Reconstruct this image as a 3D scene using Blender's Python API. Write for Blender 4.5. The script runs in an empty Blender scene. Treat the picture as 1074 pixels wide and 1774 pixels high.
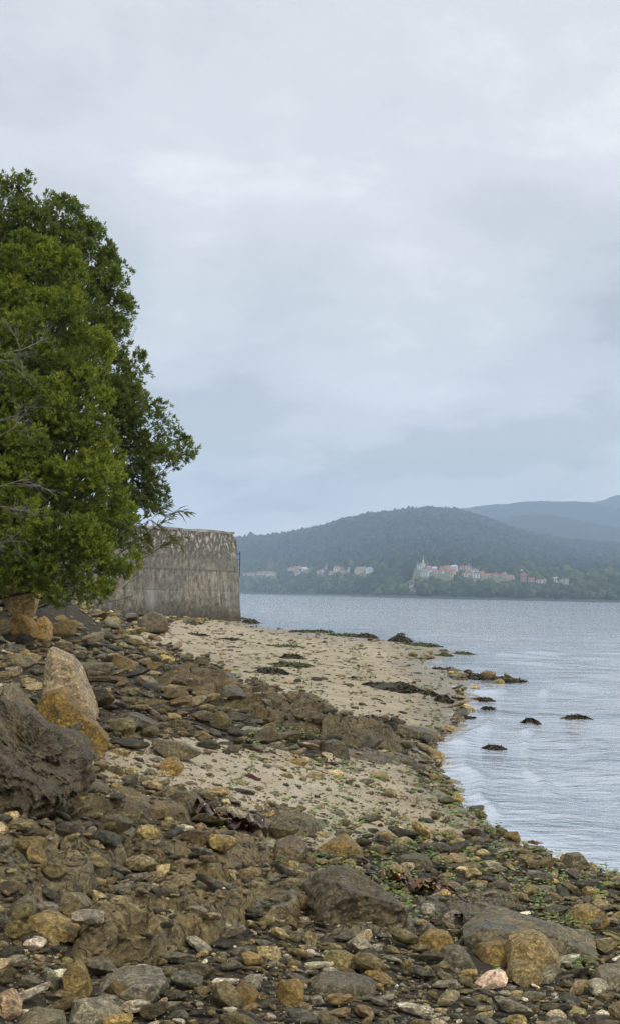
import bpy, bmesh, math
import numpy as np
from mathutils import Vector, Matrix, Euler

rng = np.random.default_rng(7)
scene = bpy.context.scene
COL = scene.collection
R_ = math.radians

# ------------------------------------------------------------------ camera
F_PX, CX, CY = 2141.0, 537.0, 887.0            # photograph is 1074 x 1774
CAM = np.array([0.0, 0.0, 2.0])
PITCH, ROLL = math.atan(142 / F_PX), R_(1.2)
_f = np.array([0, math.cos(PITCH), math.sin(PITCH)])
_u = np.array([0, -math.sin(PITCH), math.cos(PITCH)])
_r = np.array([1.0, 0, 0])
RIGHT = _r * math.cos(ROLL) + _u * math.sin(ROLL)
UP = -_r * math.sin(ROLL) + _u * math.cos(ROLL)
FWD = _f
cam_d = bpy.data.cameras.new('camera')
cam = bpy.data.objects.new('camera', cam_d)
COL.objects.link(cam)
cam_d.sensor_fit = 'VERTICAL'
cam_d.sensor_height = 24.0
cam_d.lens = 24.0 * F_PX / 1774.0
cam_d.clip_start = 0.1
cam_d.clip_end = 60000
cam.matrix_world = Matrix(((RIGHT[0], UP[0], -FWD[0], CAM[0]),
                           (RIGHT[1], UP[1], -FWD[1], CAM[1]),
                           (RIGHT[2], UP[2], -FWD[2], CAM[2]), (0, 0, 0, 1)))
scene.camera = cam

# ------------------------------------------------------------------ sky, sun, exposure
SUN_EL, SUN_AZ = R_(52), R_(125)               # azimuth clockwise from +Y (view direction)
world = bpy.data.worlds.new('World')
scene.world = world
world.use_nodes = True


def nd(nt, typ, **kw):
    n = nt.nodes.new(typ)
    for k, v in kw.items():
        if k.startswith('i_'):
            n.inputs[k[2:].replace('_', ' ')].default_value = v
        elif isinstance(k, str):
            setattr(n, k, v)
    return n


def lk(nt, a, b):
    nt.links.new(a, b)


def math_node(nt, op, a, b=None, clamp=False):
    n = nt.nodes.new('ShaderNodeMath')
    n.operation = op
    n.use_clamp = clamp
    for i, v in enumerate((a, b)):
        if v is None:
            continue
        if hasattr(v, 'is_output'):
            nt.links.new(v, n.inputs[i])
        else:
            n.inputs[i].default_value = v
    return n.outputs[0]


def ramp(nt, fac, stops, interp='LINEAR'):
    n = nt.nodes.new('ShaderNodeValToRGB')
    n.color_ramp.interpolation = interp
    el = n.color_ramp.elements
    while len(el) < len(stops):
        el.new(0.5)
    for e, (p, c) in zip(el, stops):
        e.position = p
        e.color = (c, c, c, 1) if not hasattr(c, '__len__') else (*c, 1)
    nt.links.new(fac, n.inputs[0])
    return n.outputs[0]


def mixc(nt, fac, a, b, blend='MIX'):
    n = nt.nodes.new('ShaderNodeMix')
    n.data_type = 'RGBA'
    n.blend_type = blend
    n.clamp_factor = True
    for s, v in ((n.inputs[0], fac), (n.inputs[6], a), (n.inputs[7], b)):
        if hasattr(v, 'is_output'):
            nt.links.new(v, s)
        elif hasattr(v, '__len__'):
            s.default_value = (*v[:3], 1)
        else:
            s.default_value = v if s == n.inputs[0] else (v, v, v, 1)
    return n.outputs[2]


def noise_node(nt, vec, scale, detail=4, rough=0.55, dist=0.0, dim='3D'):
    n = nt.nodes.new('ShaderNodeTexNoise')
    n.noise_dimensions = dim
    n.inputs['Scale'].default_value = scale
    n.inputs['Detail'].default_value = detail
    n.inputs['Roughness'].default_value = rough
    n.inputs['Distortion'].default_value = dist
    if vec is not None:
        nt.links.new(vec, n.inputs['Vector'])
    return n.outputs[0]


def mapping(nt, vec, scale=(1, 1, 1), loc=(0, 0, 0), rot=(0, 0, 0)):
    n = nt.nodes.new('ShaderNodeMapping')
    n.inputs['Scale'].default_value = scale
    n.inputs['Location'].default_value = loc
    n.inputs['Rotation'].default_value = rot
    nt.links.new(vec, n.inputs['Vector'])
    return n.outputs[0]


wt = world.node_tree
wt.nodes.clear()
w_out = wt.nodes.new('ShaderNodeOutputWorld')
w_bg = wt.nodes.new('ShaderNodeBackground')
sky = wt.nodes.new('ShaderNodeTexSky')
sky.sky_type = 'NISHITA'
sky.sun_disc = False
sky.sun_elevation = SUN_EL
sky.sun_rotation = SUN_AZ
sky_s = mixc(wt, 1.0, sky.outputs[0], (0.10, 0.10, 0.10), 'MULTIPLY')
tc = wt.nodes.new('ShaderNodeTexCoord')
sep = wt.nodes.new('ShaderNodeSeparateXYZ')
lk(wt, tc.outputs['Generated'], sep.inputs[0])
zc = math_node(wt, 'MAXIMUM', sep.outputs[2], 0.0)
zc = math_node(wt, 'ADD', zc, 0.30)
cmb = wt.nodes.new('ShaderNodeCombineXYZ')
lk(wt, math_node(wt, 'DIVIDE', sep.outputs[0], zc), cmb.inputs[0])
lk(wt, math_node(wt, 'DIVIDE', sep.outputs[1], zc), cmb.inputs[1])
SKY_OFF = (5.3, 2.2, 0.0)
cv = mapping(wt, cmb.outputs[0], (1, 1, 1), SKY_OFF)
n_big = noise_node(wt, cv, 1.25, 2, 0.45, 0.1)
n_mid = noise_node(wt, cv, 3.4, 7, 0.58, 0.15)
n_sum = math_node(wt, 'ADD', math_node(wt, 'MULTIPLY', n_big, 0.66), math_node(wt, 'MULTIPLY', n_mid, 0.34))
cloud = ramp(wt, n_sum, [(0.39, (0.57, 0.60, 0.625)), (0.455, (0.73, 0.75, 0.785)), (0.53, (0.845, 0.86, 0.89)), (0.61, (1.04, 1.05, 1.06))], 'EASE')
over = ramp(wt, sep.outputs[2], [(0.0, 2.0), (0.08, 1.5), (0.2, 1.0), (0.5, 1.0), (1.0, 1.1)])
cloud = mixc(wt, 1.0, cloud, over, 'MULTIPLY')
lk(wt, mixc(wt, 0.93, sky_s, cloud), w_bg.inputs[0])
w_bg.inputs[1].default_value = 1.0
lk(wt, w_bg.outputs[0], w_out.inputs[0])

sun_d = bpy.data.lights.new('sun', 'SUN')
sun_d.energy = 1.5
sun_d.angle = R_(10)
sun_d.color = (1.0, 0.96, 0.90)
sun = bpy.data.objects.new('sun', sun_d)
COL.objects.link(sun)
sd = Vector((math.sin(SUN_AZ) * math.cos(SUN_EL), math.cos(SUN_AZ) * math.cos(SUN_EL), math.sin(SUN_EL)))
sun.rotation_euler = (-sd).to_track_quat('-Z', 'Y').to_euler()
sun.location = (20, -20, 40)

vs = scene.view_settings
vs.view_transform = 'Standard'
vs.look = 'None'
vs.exposure = 0.0
vs.gamma = 1.0
vs.use_curve_mapping = False
scene.cycles.max_bounces = 6
scene.cycles.diffuse_bounces = 3
scene.cycles.glossy_bounces = 3
scene.cycles.transmission_bounces = 4
scene.cycles.transparent_max_bounces = 6
scene.cycles.volume_bounces = 1
scene.cycles.use_denoising = True
scene.cycles.denoising_prefilter = 'FAST'

# ------------------------------------------------------------------ numeric helpers


def _hash(ix, iy, iz, seed):
    h = (ix.astype(np.uint32) * np.uint32(374761393) + iy.astype(np.uint32) * np.uint32(668265263)
         + iz.astype(np.uint32) * np.uint32(2147483647) + np.uint32((seed * 974711 + 12345) & 0xffffffff))
    h = (h ^ (h >> np.uint32(13))) * np.uint32(1274126177)
    h = (h ^ (h >> np.uint32(16))) * np.uint32(2246822519)
    return ((h ^ (h >> np.uint32(15))) & np.uint32(0xffffff)).astype(np.float64) / 0xffffff


def vnoise(p, seed=0):
    """value noise in -1..1, p is (n,3)"""
    p = np.asarray(p, float)
    i = np.floor(p).astype(np.int64)
    f = p - i
    f = f * f * f * (f * (f * 6 - 15) + 10)
    out = 0
    for dx in (0, 1):
        wx = f[:, 0] if dx else 1 - f[:, 0]
        for dy in (0, 1):
            wy = f[:, 1] if dy else 1 - f[:, 1]
            for dz in (0, 1):
                wz = f[:, 2] if dz else 1 - f[:, 2]
                out = out + wx * wy * wz * _hash(i[:, 0] + dx, i[:, 1] + dy, i[:, 2] + dz, seed)
    return out * 2 - 1


def fbm(p, oct=4, seed=0, gain=0.5, lac=2.03):
    p = np.asarray(p, float)
    a, s, t = 1.0, 0.0, 0.0
    for k in range(oct):
        s = s + a * vnoise(p + 17.3 * k, seed + k)
        t += a
        a *= gain
        p = p * lac
    return s / t


def ridged(p, oct=4, seed=0, gain=0.5):
    p = np.asarray(p, float)
    a, s, t = 1.0, 0.0, 0.0
    for k in range(oct):
        s = s + a * (1 - 2 * np.abs(vnoise(p + 9.1 * k, seed + k)))
        t += a
        a *= gain
        p = p * 2.1
    return s / t


def p2(x, y, s=1.0, z=0.0):
    return np.stack([np.asarray(x, float) * s, np.asarray(y, float) * s, np.full(np.shape(x), z)], -1)


def sstep(a, b, x):
    t = np.clip((x - a) / (b - a), 0, 1)
    return t * t * (3 - 2 * t)


def rays(px, py):
    px, py = np.atleast_1d(np.asarray(px, float)), np.atleast_1d(np.asarray(py, float))
    return ((px - CX) / F_PX)[:, None] * RIGHT - ((py - CY) / F_PX)[:, None] * UP + FWD


def to_px(P):
    d = np.asarray(P, float) - CAM
    w = np.maximum(d @ FWD, 1e-3)
    return CX + (d @ RIGHT) / w * F_PX, CY - (d @ UP) / w * F_PX


def at_depth(px, py, Y):
    d = rays(px, py)
    return CAM + d * (np.atleast_1d(Y) / d[:, 1])[:, None]


def inpoly(px, py, poly):
    px, py = np.asarray(px, float), np.asarray(py, float)
    r = np.zeros(px.shape, bool)
    n = len(poly)
    for i in range(n):
        x1, y1 = poly[i]
        x2, y2 = poly[(i + 1) % n]
        if y1 == y2:
            continue
        c = ((y1 > py) != (y2 > py)) & (px < (x2 - x1) * (py - y1) / (y2 - y1) + x1)
        r ^= c
    return r


# ------------------------------------------------------------------ scene helpers


def tag(o, label=None, cat=None, group=None, kind=None):
    if label:
        o['label'] = label
    if cat:
        o['category'] = cat
    if group:
        o['group'] = group
    if kind:
        o['kind'] = kind
    return o


def new_mesh(name, V, Fc, mat=None, smooth=False):
    """V (n,3), Fc list of (m,k) int arrays"""
    me = bpy.data.meshes.new(name)
    V = np.ascontiguousarray(V, np.float32)
    if not isinstance(Fc, (list, tuple)):
        Fc = [Fc]
    Fc = [np.asarray(f, np.int32) for f in Fc if len(f)]
    me.vertices.add(len(V))
    me.vertices.foreach_set('co', V.ravel())
    nl = sum(f.size for f in Fc)
    npoly = sum(len(f) for f in Fc)
    me.loops.add(nl)
    me.loops.foreach_set('vertex_index', np.concatenate([f.ravel() for f in Fc]))
    me.polygons.add(npoly)
    tot = np.concatenate([np.full(len(f), f.shape[1], np.int32) for f in Fc])
    start = np.concatenate([[0], np.cumsum(tot)[:-1]]).astype(np.int32)
    me.polygons.foreach_set('loop_start', start)
    me.update(calc_edges=True)
    me.polygons.foreach_set('use_smooth', np.full(npoly, smooth, bool))
    if mat:
        me.materials.append(mat)
    me.validate()
    return me


def vattr(me, name, arr):
    arr = np.asarray(arr, np.float32)
    if arr.ndim == 1:
        a = me.attributes.new(name, 'FLOAT', 'POINT')
        a.data.foreach_set('value', arr)
    else:
        a = me.attributes.new(name, 'FLOAT_VECTOR', 'POINT')
        a.data.foreach_set('vector', np.ascontiguousarray(arr).ravel())


def obj(name, me, parent=None, loc=(0, 0, 0), rot=(0, 0, 0), scale=(1, 1, 1)):
    o = bpy.data.objects.new(name, me)
    COL.objects.link(o)
    o.location, o.rotation_euler, o.scale = loc, rot, scale
    if parent:
        o.parent = parent
    return o


def grid_faces(nu, nv, wrap=False):
    i = np.arange(nu - 1)[:, None] * nv
    j = np.arange(nv - 1)[None]
    a = (i + j).ravel()
    return np.stack([a, a + nv, a + nv + 1, a + 1], 1)


_ico = {}


def ico(level):
    if level not in _ico:
        bm = bmesh.new()
        bmesh.ops.create_icosphere(bm, subdivisions=level, radius=1)
        _ico[level] = (np.array([v.co for v in bm.verts]), np.array([[v.index for v in f.verts] for f in bm.faces]))
        bm.free()
    return _ico[level]


def tubes(polys, sides=5):
    """polys: list of (pts (n,3), radii (n)) -> V, F"""
    Vs, Fs, off = [], [], 0
    ang = np.arange(sides) * 2 * np.pi / sides
    for pts, rad in polys:
        pts = np.asarray(pts, float)
        rad = np.broadcast_to(np.asarray(rad, float), (len(pts),))
        t = np.gradient(pts, axis=0)
        t /= np.linalg.norm(t, axis=1, keepdims=True) + 1e-9
        ref = np.where(np.abs(t[:, 2:3]) > 0.9, np.array([[1.0, 0, 0]]), np.array([[0, 0, 1.0]]))
        a = np.cross(t, ref)
        a /= np.linalg.norm(a, axis=1, keepdims=True) + 1e-9
        b = np.cross(t, a)
        ring = pts[:, None] + rad[:, None, None] * (np.cos(ang)[None, :, None] * a[:, None] + np.sin(ang)[None, :, None] * b[:, None])
        n = len(pts)
        Vs.append(ring.reshape(-1, 3))
        i = (np.arange(n - 1)[:, None] * sides)
        j = np.arange(sides)[None]
        j2 = (j + 1) % sides
        q = np.stack([i + j, i + j2, i + j2 + sides, i + j + sides], -1).reshape(-1, 4) + off
        Fs.append(q)
        off += n * sides
    return np.concatenate(Vs), np.concatenate(Fs)


# ------------------------------------------------------------------ materials


def new_mat(name):
    m = bpy.data.materials.new(name)
    m.use_nodes = True
    nt = m.node_tree
    nt.nodes.clear()
    out = nt.nodes.new('ShaderNodeOutputMaterial')
    return m, nt, out


def principled(nt, out, col, rough=0.7, spec=0.4, normal=None):
    b = nt.nodes.new('ShaderNodeBsdfPrincipled')
    for s, v in ((b.inputs['Base Color'], col), (b.inputs['Roughness'], rough), (b.inputs['Specular IOR Level'], spec)):
        if hasattr(v, 'is_output'):
            nt.links.new(v, s)
        elif hasattr(v, '__len__'):
            s.default_value = (*v[:3], 1)
        else:
            s.default_value = v
    if normal is not None:
        nt.links.new(normal, b.inputs['Normal'])
    nt.links.new(b.outputs[0], out.inputs[0])
    return b


def bump(nt, h, strength=0.5, dist=0.01, normal=None):
    n = nt.nodes.new('ShaderNodeBump')
    n.inputs['Strength'].default_value = strength
    n.inputs['Distance'].default_value = dist
    nt.links.new(h, n.inputs['Height'])
    if normal is not None:
        nt.links.new(normal, n.inputs['Normal'])
    return n.outputs[0]


def attr(nt, name, out='Vector'):
    n = nt.nodes.new('ShaderNodeAttribute')
    n.attribute_name = name
    return n.outputs[out]


def rock_material(name, src, gloss=0.55, barn=0.0, ochre=0.3, sscale=(1.2, 1.6, 11), srot=(0.15, 0.1, 0)):
    m, nt, out = new_mat(name)
    loc = attr(nt, 'rloc')
    if src == 'object':
        oi = nt.nodes.new('ShaderNodeObjectInfo')
        col = oi.outputs['Color']
        off = math_node(nt, 'MULTIPLY', oi.outputs['Random'], 53.0)
        va = nt.nodes.new('ShaderNodeVectorMath')
        va.operation = 'ADD'
        lk(nt, loc, va.inputs[0])
        lk(nt, off, va.inputs[1])
        loc = va.outputs[0]
    else:
        col = attr(nt, 'rcol')
    geo = nt.nodes.new('ShaderNodeNewGeometry')
    pos = geo.outputs['Position']
    n1 = noise_node(nt, loc, 2.2, 8, 0.68, 0.15)
    strat = noise_node(nt, mapping(nt, loc, sscale, rot=srot), 1.6, 7, 0.65, 0.2)
    fine = noise_node(nt, pos, 55, 6, 0.72)
    mid = noise_node(nt, pos, 17, 7, 0.7, 0.5)
    v1 = ramp(nt, n1, [(0.28, 0.5), (0.5, 1.0), (0.72, 1.6)])
    v2 = ramp(nt, strat, [(0.3, 0.62), (0.5, 1.0), (0.72, 1.5)])
    v3 = ramp(nt, fine, [(0.32, 0.35), (0.5, 1.0), (0.68, 1.9)])
    c = mixc(nt, 1.0, col, v1, 'MULTIPLY')
    c = mixc(nt, 1.0, c, v2, 'MULTIPLY')
    c = mixc(nt, 1.0, c, v3, 'MULTIPLY')
    wob = nt.nodes.new('ShaderNodeVectorMath')
    wob.operation = 'ADD'
    wn_ = nt.nodes.new('ShaderNodeTexNoise')
    wn_.inputs['Scale'].default_value = 2.5
    wn_.inputs['Detail'].default_value = 4
    lk(nt, loc, wn_.inputs['Vector'])
    lk(nt, loc, wob.inputs[0])
    lk(nt, wn_.outputs['Color'], wob.inputs[1])
    crk = nt.nodes.new('ShaderNodeTexVoronoi')
    crk.feature = 'DISTANCE_TO_EDGE'
    crk.inputs['Scale'].default_value = 1.5
    lk(nt, mapping(nt, wob.outputs[0], (1, 1.4, 2.2)), crk.inputs['Vector'])
    crack = ramp(nt, crk.outputs['Distance'], [(0.0, 0.0), (0.035, 1.0)])
    c = mixc(nt, 1.0, c, ramp(nt, crack, [(0, 0.35), (1, 1.0)]), 'MULTIPLY')
    c = mixc(nt, 1.0, c, ramp(nt, mid, [(0.32, 0.7), (0.5, 1.0), (0.68, 1.32)]), 'MULTIPLY')
    st = noise_node(nt, loc, 1.4, 6, 0.65, 0.6)
    stm = ramp(nt, st, [(0.52, 0.0), (0.66, ochre)])
    c = mixc(nt, stm, c, (0.15, 0.10, 0.032))
    # pale specks: grit, barnacles, bird lime
    vor = nt.nodes.new('ShaderNodeTexVoronoi')
    vor.inputs['Scale'].default_value = 95
    lk(nt, pos, vor.inputs['Vector'])
    gate = ramp(nt, noise_node(nt, pos, 7, 3), [(0.52, 0.0), (0.62, 1.0)])
    sp = ramp(nt, vor.outputs['Distance'], [(0.10, 1.0), (0.22, 0.0)])
    sp = math_node(nt, 'MULTIPLY', sp, gate)
    sp = math_node(nt, 'MULTIPLY', sp, 0.35 + barn)
    c = mixc(nt, sp, c, (0.42, 0.40, 0.34))
    c = mixc(nt, 1.0, c, (2.1, 1.95, 1.62), 'MULTIPLY')
    r = ramp(nt, noise_node(nt, loc, 1.1, 4, 0.6), [(0.36, gloss - 0.27), (0.55, gloss + 0.12)])
    h = math_node(nt, 'ADD', math_node(nt, 'MULTIPLY', n1, 0.5), math_node(nt, 'MULTIPLY', strat, 0.6))
    h = math_node(nt, 'ADD', h, math_node(nt, 'MULTIPLY', crack, 0.22))
    nrm = bump(nt, h, 0.8, 0.03)
    nrm = bump(nt, mid, 0.8, 0.014, nrm)
    nrm = bump(nt, fine, 0.9, 0.008, nrm)
    principled(nt, out, c, r, 0.35, nrm)
    return m


M = {}
M['rock_obj'] = rock_material('stone', 'object')
M['rock_att'] = rock_material('stones', 'attr')
M['bedrock'] = rock_material('bedrock', 'object', gloss=0.5, barn=0.05, ochre=0.3, sscale=(1.4, 9.0, 4.0), srot=(0.5, 0.2, 0.45))


def simple_mat(name, c1, c2, scale=8, rough=0.7, spec=0.3, bstr=0.4, bdist=0.01, coord='pos', detail=6):
    m, nt, out = new_mat(name)
    if coord == 'pos':
        v = nt.nodes.new('ShaderNodeNewGeometry').outputs['Position']
    else:
        v = nt.nodes.new('ShaderNodeTexCoord').outputs['Object']
    n = noise_node(nt, v, scale, detail, 0.65, 0.2)
    c = mixc(nt, ramp(nt, n, [(0.3, 0.0), (0.7, 1.0)]), c1, c2)
    principled(nt, out, c, rough, spec, bump(nt, n, bstr, bdist))
    return m


# ------------------------------------------------------------------ the beach surface
# control points: photo x, y and the height of the shore above the water there
CP = [(430, 1080, 0.0), (500, 1092, 0), (600, 1102, 0), (680, 1110, 0), (745, 1120, 0), (785, 1130, -.01), (728, 1147, 0.0), (770, 1160, .0), (800, 1170, 0),
      (790, 1200, 0.0), (812, 1240, 0), (770, 1272, 0), (748, 1296, 0), (768, 1340, 0), (800, 1385, 0), (850, 1430, 0), (920, 1465, 0), (1000, 1495, 0), (1074, 1512, 0), (1200, 1530, 0),
      (860, 1174, -.02), (905, 1177, -.03),
      (424, 1082, .05), (330, 1088, .3), (200, 1066, .55), (450, 1150, .35), (600, 1150, .2), (300, 1112, .5), (200, 1092, .9), (100, 1100, 1.0), (0, 1092, 1.2),
      (50, 1060, 1.5), (120, 1050, 1.55), (0, 1050, 1.6), (-150, 1060, 1.7), (-150, 1200, 1.4), (0, 1300, 1.0), (0, 1500, .8), (0, 1774, .62), (-200, 1500, 1.1), (-200, 1774, .85),
      (300, 1300, .7), (300, 1500, .6), (537, 1774, .5), (537, 1600, .42), (1074, 1774, .34), (1074, 1600, .15), (1300, 1774, .2), (800, 1500, .2), (800, 1620, .3), (600, 1300, .25), (600, 1400, .33),
      (450, 1250, .5), (700, 1250, .1), (700, 1185, .12), (250, 1180, .75), (450, 1200, .45), (680, 1130, .1), (700, 1350, .1), (150, 1180, .95)]
OFF = [(1074, 1430, -.22), (900, 1380, -.16), (900, 1300, -.22), (900, 1230, -.2), (1000, 1180, -.5), (1000, 1110, -1.0), (820, 1110, -.4), (640, 1082, -.5),
       (500, 1070, -.6), (1074, 1050, -3), (700, 1050, -3), (1300, 1450, -.5), (830, 1145, -.12), (860, 1330, -.12), (820, 1320, -.07), (460, 1060, -1.2), (1074, 1250, -.5)]
pts = []
for x, y, z in CP:
    d = rays(x, y)[0]
    t = (z - 2.0) / d[2]
    pts.append((d[0] * t, d[1] * t, z))
for x, y, z in OFF:
    d = rays(x, y)[0]
    t = -2.0 / d[2]
    pts.append((d[0] * t, d[1] * t, z))
for th, r, z in [(-1.0, 4, 1.3), (-1.0, 20, 2.2), (-1.8, 5, 1.3), (-1.8, 20, 2.2), (3.14, 4, .75), (-3.14, 4, .75), (-3.14, 20, 1.2), (3.14, 20, .8), (1.8, 4, .2), (1.8, 15, -.8), (1.0, 4, .15), (1.0, 12, -.6),
                 (1.0, 60, -3), (1.8, 60, -3), (0.5, 60, -2.5), (.4, 120, -4), (0, 150, -4), (-1, 80, 2.2), (-1.8, 80, 2.2), (-.32, 45, 1.7), (-.35, 90, 1.5), (0, 1.5, .72), (-.6, 1.5, .85), (.6, 1.5, .5)]:
    pts.append((math.sin(th) * r, math.cos(th) * r, z))
pts = np.array(pts)


def gc(x, y):
    return np.stack([np.arctan2(x, y) * 5, np.log(np.hypot(x, y) + 0.3)], -1)


def tps(d2):
    return 0.5 * d2 * np.log(d2 + 1e-9)


_A = gc(pts[:, 0], pts[:, 1])
_n = len(pts)
_K = tps(((_A[:, None] - _A[None]) ** 2).sum(-1)) + np.eye(_n) * 0.0008
_P = np.concatenate([np.ones((_n, 1)), _A], 1)
_L = np.block([[_K, _P], [_P.T, np.zeros((3, 3))]])
_W = np.linalg.solve(_L, np.concatenate([pts[:, 2], np.zeros(3)]))


def H0(x, y):
    x, y = np.atleast_1d(np.asarray(x, float)), np.atleast_1d(np.asarray(y, float))
    out = np.empty(x.shape)
    for s in range(0, x.size, 60000):
        q = gc(x.flat[s:s + 60000], y.flat[s:s + 60000])
        k = tps(((q[:, None] - _A[None]) ** 2).sum(-1))
        out.flat[s:s + 60000] = k @ _W[:_n] + _W[_n] + q @ _W[_n + 1:]
    return np.clip(out, -4, 2.3)


def H(x, y):
    x, y = np.atleast_1d(np.asarray(x, float)), np.atleast_1d(np.asarray(y, float))
    z = H0(x, y)
    r = np.hypot(x, y)
    amp = np.clip(r / 14, 0.35, 1.6)
    return z + 0.030 * amp * fbm(p2(x, y, 0.9), 4, 3) + 0.014 * vnoise(p2(x, y, 6.0), 8)


_T = np.exp(np.linspace(math.log(2.0), math.log(160), 420))


def on_ground(px, py):
    """photo point -> point of the beach surface that shows there"""
    px, py = np.atleast_1d(np.asarray(px, float)), np.atleast_1d(np.asarray(py, float))
    if len(px) > 3000:
        return np.concatenate([on_ground(px[s:s + 3000], py[s:s + 3000]) for s in range(0, len(px), 3000)])
    if len(px) > 400:      # many points: find the surface by repeated projection
        d = rays(px, py)
        z = np.full(len(px), .4)
        lo = None
        for k in range(9):
            t = np.clip((z - CAM[2]) / np.minimum(d[:, 2], -1e-3), 2, 160)
            z = .35 * z + .65 * H0(d[:, 0] * t, d[:, 1] * t)
        Q = CAM + d * t[:, None]
        Q[:, 2] = H(Q[:, 0], Q[:, 1])
        return Q
    d = rays(px, py)
    P = CAM + d[:, None, :] * _T[None, :, None]
    g = H(P[..., 0].ravel(), P[..., 1].ravel()).reshape(P.shape[:2])
    below = P[..., 2] < g
    below[:, -1] = True
    k = np.maximum(below.argmax(1), 1)
    i = np.arange(len(d))
    a = P[i, k - 1, 2] - g[i, k - 1]
    b = P[i, k, 2] - g[i, k]
    f = np.clip(a / (a - b + 1e-9), 0, 1)
    t = _T[k - 1] + f * (_T[k] - _T[k - 1])
    Q = CAM + d * t[:, None]
    Q[:, 2] = H(Q[:, 0], Q[:, 1])
    return Q


SAND1 = [(225, 1088), (300, 1078), (430, 1070), (520, 1085), (740, 1112), (800, 1128), (735, 1145), (800, 1165), (905, 1178), (815, 1205), (820, 1240), (775, 1275), (745, 1292), (690, 1268), (620, 1245), (560, 1230), (490, 1205), (430, 1185), (400, 1168), (330, 1142), (240, 1118)]
SAND2 = [(130, 1295), (330, 1282), (430, 1292), (520, 1306), (620, 1306), (735, 1300), (730, 1345), (690, 1385), (640, 1410), (560, 1440), (500, 1430), (420, 1400), (330, 1375), (240, 1345), (140, 1330)]
MIX = [(690, 1385), (735, 1300), (770, 1340), (800, 1385), (850, 1430), (760, 1450), (600, 1470), (380, 1490), (350, 1440), (560, 1440), (640, 1410)]
SEA = [(430, 1081), (600, 1103), (745, 1121), (787, 1132), (725, 1147), (770, 1163), (905, 1180), (795, 1200), (814, 1240), (772, 1272), (750, 1296), (770, 1340), (802, 1385), (852, 1430), (922, 1465), (1002, 1495), (1074, 1512), (1600, 1540), (1600, 1000), (430, 1000)]


def region(px, py):
    """0 bare sea, 1 clear sand, 2 stony sand, 3 stones over sand, 4 dense stones"""
    wx = px + 34 * vnoise(p2(px, py, 1 / 45), 21) + 20 * vnoise(p2(px, py, 1 / 14), 22)
    wy = py + 12 * vnoise(p2(px, py, 1 / 40), 23) + 9 * vnoise(p2(px, py, 1 / 12), 24)
    r = np.full(px.shape, 4)
    r[inpoly(wx, wy, MIX)] = 3
    r[inpoly(wx, wy, SAND2)] = 2
    r[inpoly(wx, wy, SAND1)] = 1
    r[inpoly(px, py, SEA)] = 0
    return r


th = np.unique(np.concatenate([np.linspace(-math.pi, math.pi, 73), np.linspace(-.30, .30, 261)]))
rr = np.unique(np.concatenate([np.exp(np.linspace(math.log(0.5), math.log(3.4), 14)), np.exp(np.linspace(math.log(3.4), math.log(60), 210)), np.exp(np.linspace(math.log(60), math.log(420), 50))]))
TH, RR = np.meshgrid(th, rr, indexing='ij')
gx, gy = (np.sin(TH) * RR).ravel(), (np.cos(TH) * RR).ravel()
gz = H(gx, gy)
gpx, gpy = to_px(np.stack([gx, gy, gz], 1))
reg = region(gpx, gpy)
sandv = np.array([1.0, 1.0, 0.95, 0.7, 0.22])[reg]
sandv = np.where((gy < 1) & (reg != 4), 0.3, sandv)
sandv[(reg == 4) & (gpy < 1110)] = 0.15
ME = new_mesh('beach', np.stack([gx, gy, gz], 1), grid_faces(len(th), len(rr))[:, ::-1], None, True)
vattr(ME, 'sand', sandv)
m, nt, out = new_mat('beach_sand')
geo = nt.nodes.new('ShaderNodeNewGeometry')
pos = geo.outputs['Position']
sx = nt.nodes.new('ShaderNodeSeparateXYZ')
lk(nt, pos, sx.inputs[0])
nA = noise_node(nt, pos, 1.1, 6, 0.6)
nB = noise_node(nt, pos, 26, 5, 0.75)
nC = noise_node(nt, pos, 130, 3, 0.8)
sandc = mixc(nt, ramp(nt, nA, [(0.35, 0.0), (0.65, 1.0)]), (0.37, 0.30, 0.185), (0.53, 0.455, 0.315))
sandc = mixc(nt, 1.0, sandc, ramp(nt, nB, [(0.3, 0.70), (0.5, 1.0), (0.7, 1.22)]), 'MULTIPLY')
sandc = mixc(nt, 1.0, sandc, ramp(nt, nC, [(0.3, 0.45), (0.5, 1.0), (0.7, 1.5)]), 'MULTIPLY')
gravc = mixc(nt, ramp(nt, nB, [(0.35, 0.0), (0.65, 1.0)]), (0.024, 0.020, 0.013), (0.085, 0.068, 0.042))
gravc = mixc(nt, 1.0, gravc, ramp(nt, nC, [(0.3, 0.5), (0.5, 1.0), (0.7, 1.6)]), 'MULTIPLY')
sm = math_node(nt, 'ADD', attr(nt, 'sand', 'Fac'), math_node(nt, 'MULTIPLY', math_node(nt, 'SUBTRACT', nB, 0.5), 0.9))
sm = math_node(nt, 'ADD', sm, math_node(nt, 'MULTIPLY', math_node(nt, 'SUBTRACT', nA, 0.5), 0.5))
base = mixc(nt, ramp(nt, sm, [(0.36, 0.0), (0.62, 1.0)]), gravc, sandc)
# sand the last wave soaked is darker and shinier
wetz = math_node(nt, 'ADD', sx.outputs[2], math_node(nt, 'MULTIPLY', math_node(nt, 'SUBTRACT', nA, 0.5), 0.10))
wet = ramp(nt, wetz, [(0.04, 1.0), (0.13, 0.0)])
base = mixc(nt, math_node(nt, 'MULTIPLY', wet, 0.7), base, mixc(nt, 1.0, base, (0.45, 0.43, 0.40), 'MULTIPLY'))
hsum = math_node(nt, 'ADD', nB, math_node(nt, 'MULTIPLY', nC, 0.4))
principled(nt, out, base, ramp(nt, wet, [(0, 0.9), (1, 0.4)]), 0.3, bump(nt, hsum, 0.7, 0.02))
ME.materials.append(m)
tag(obj('beach', ME), kind='structure')

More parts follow.
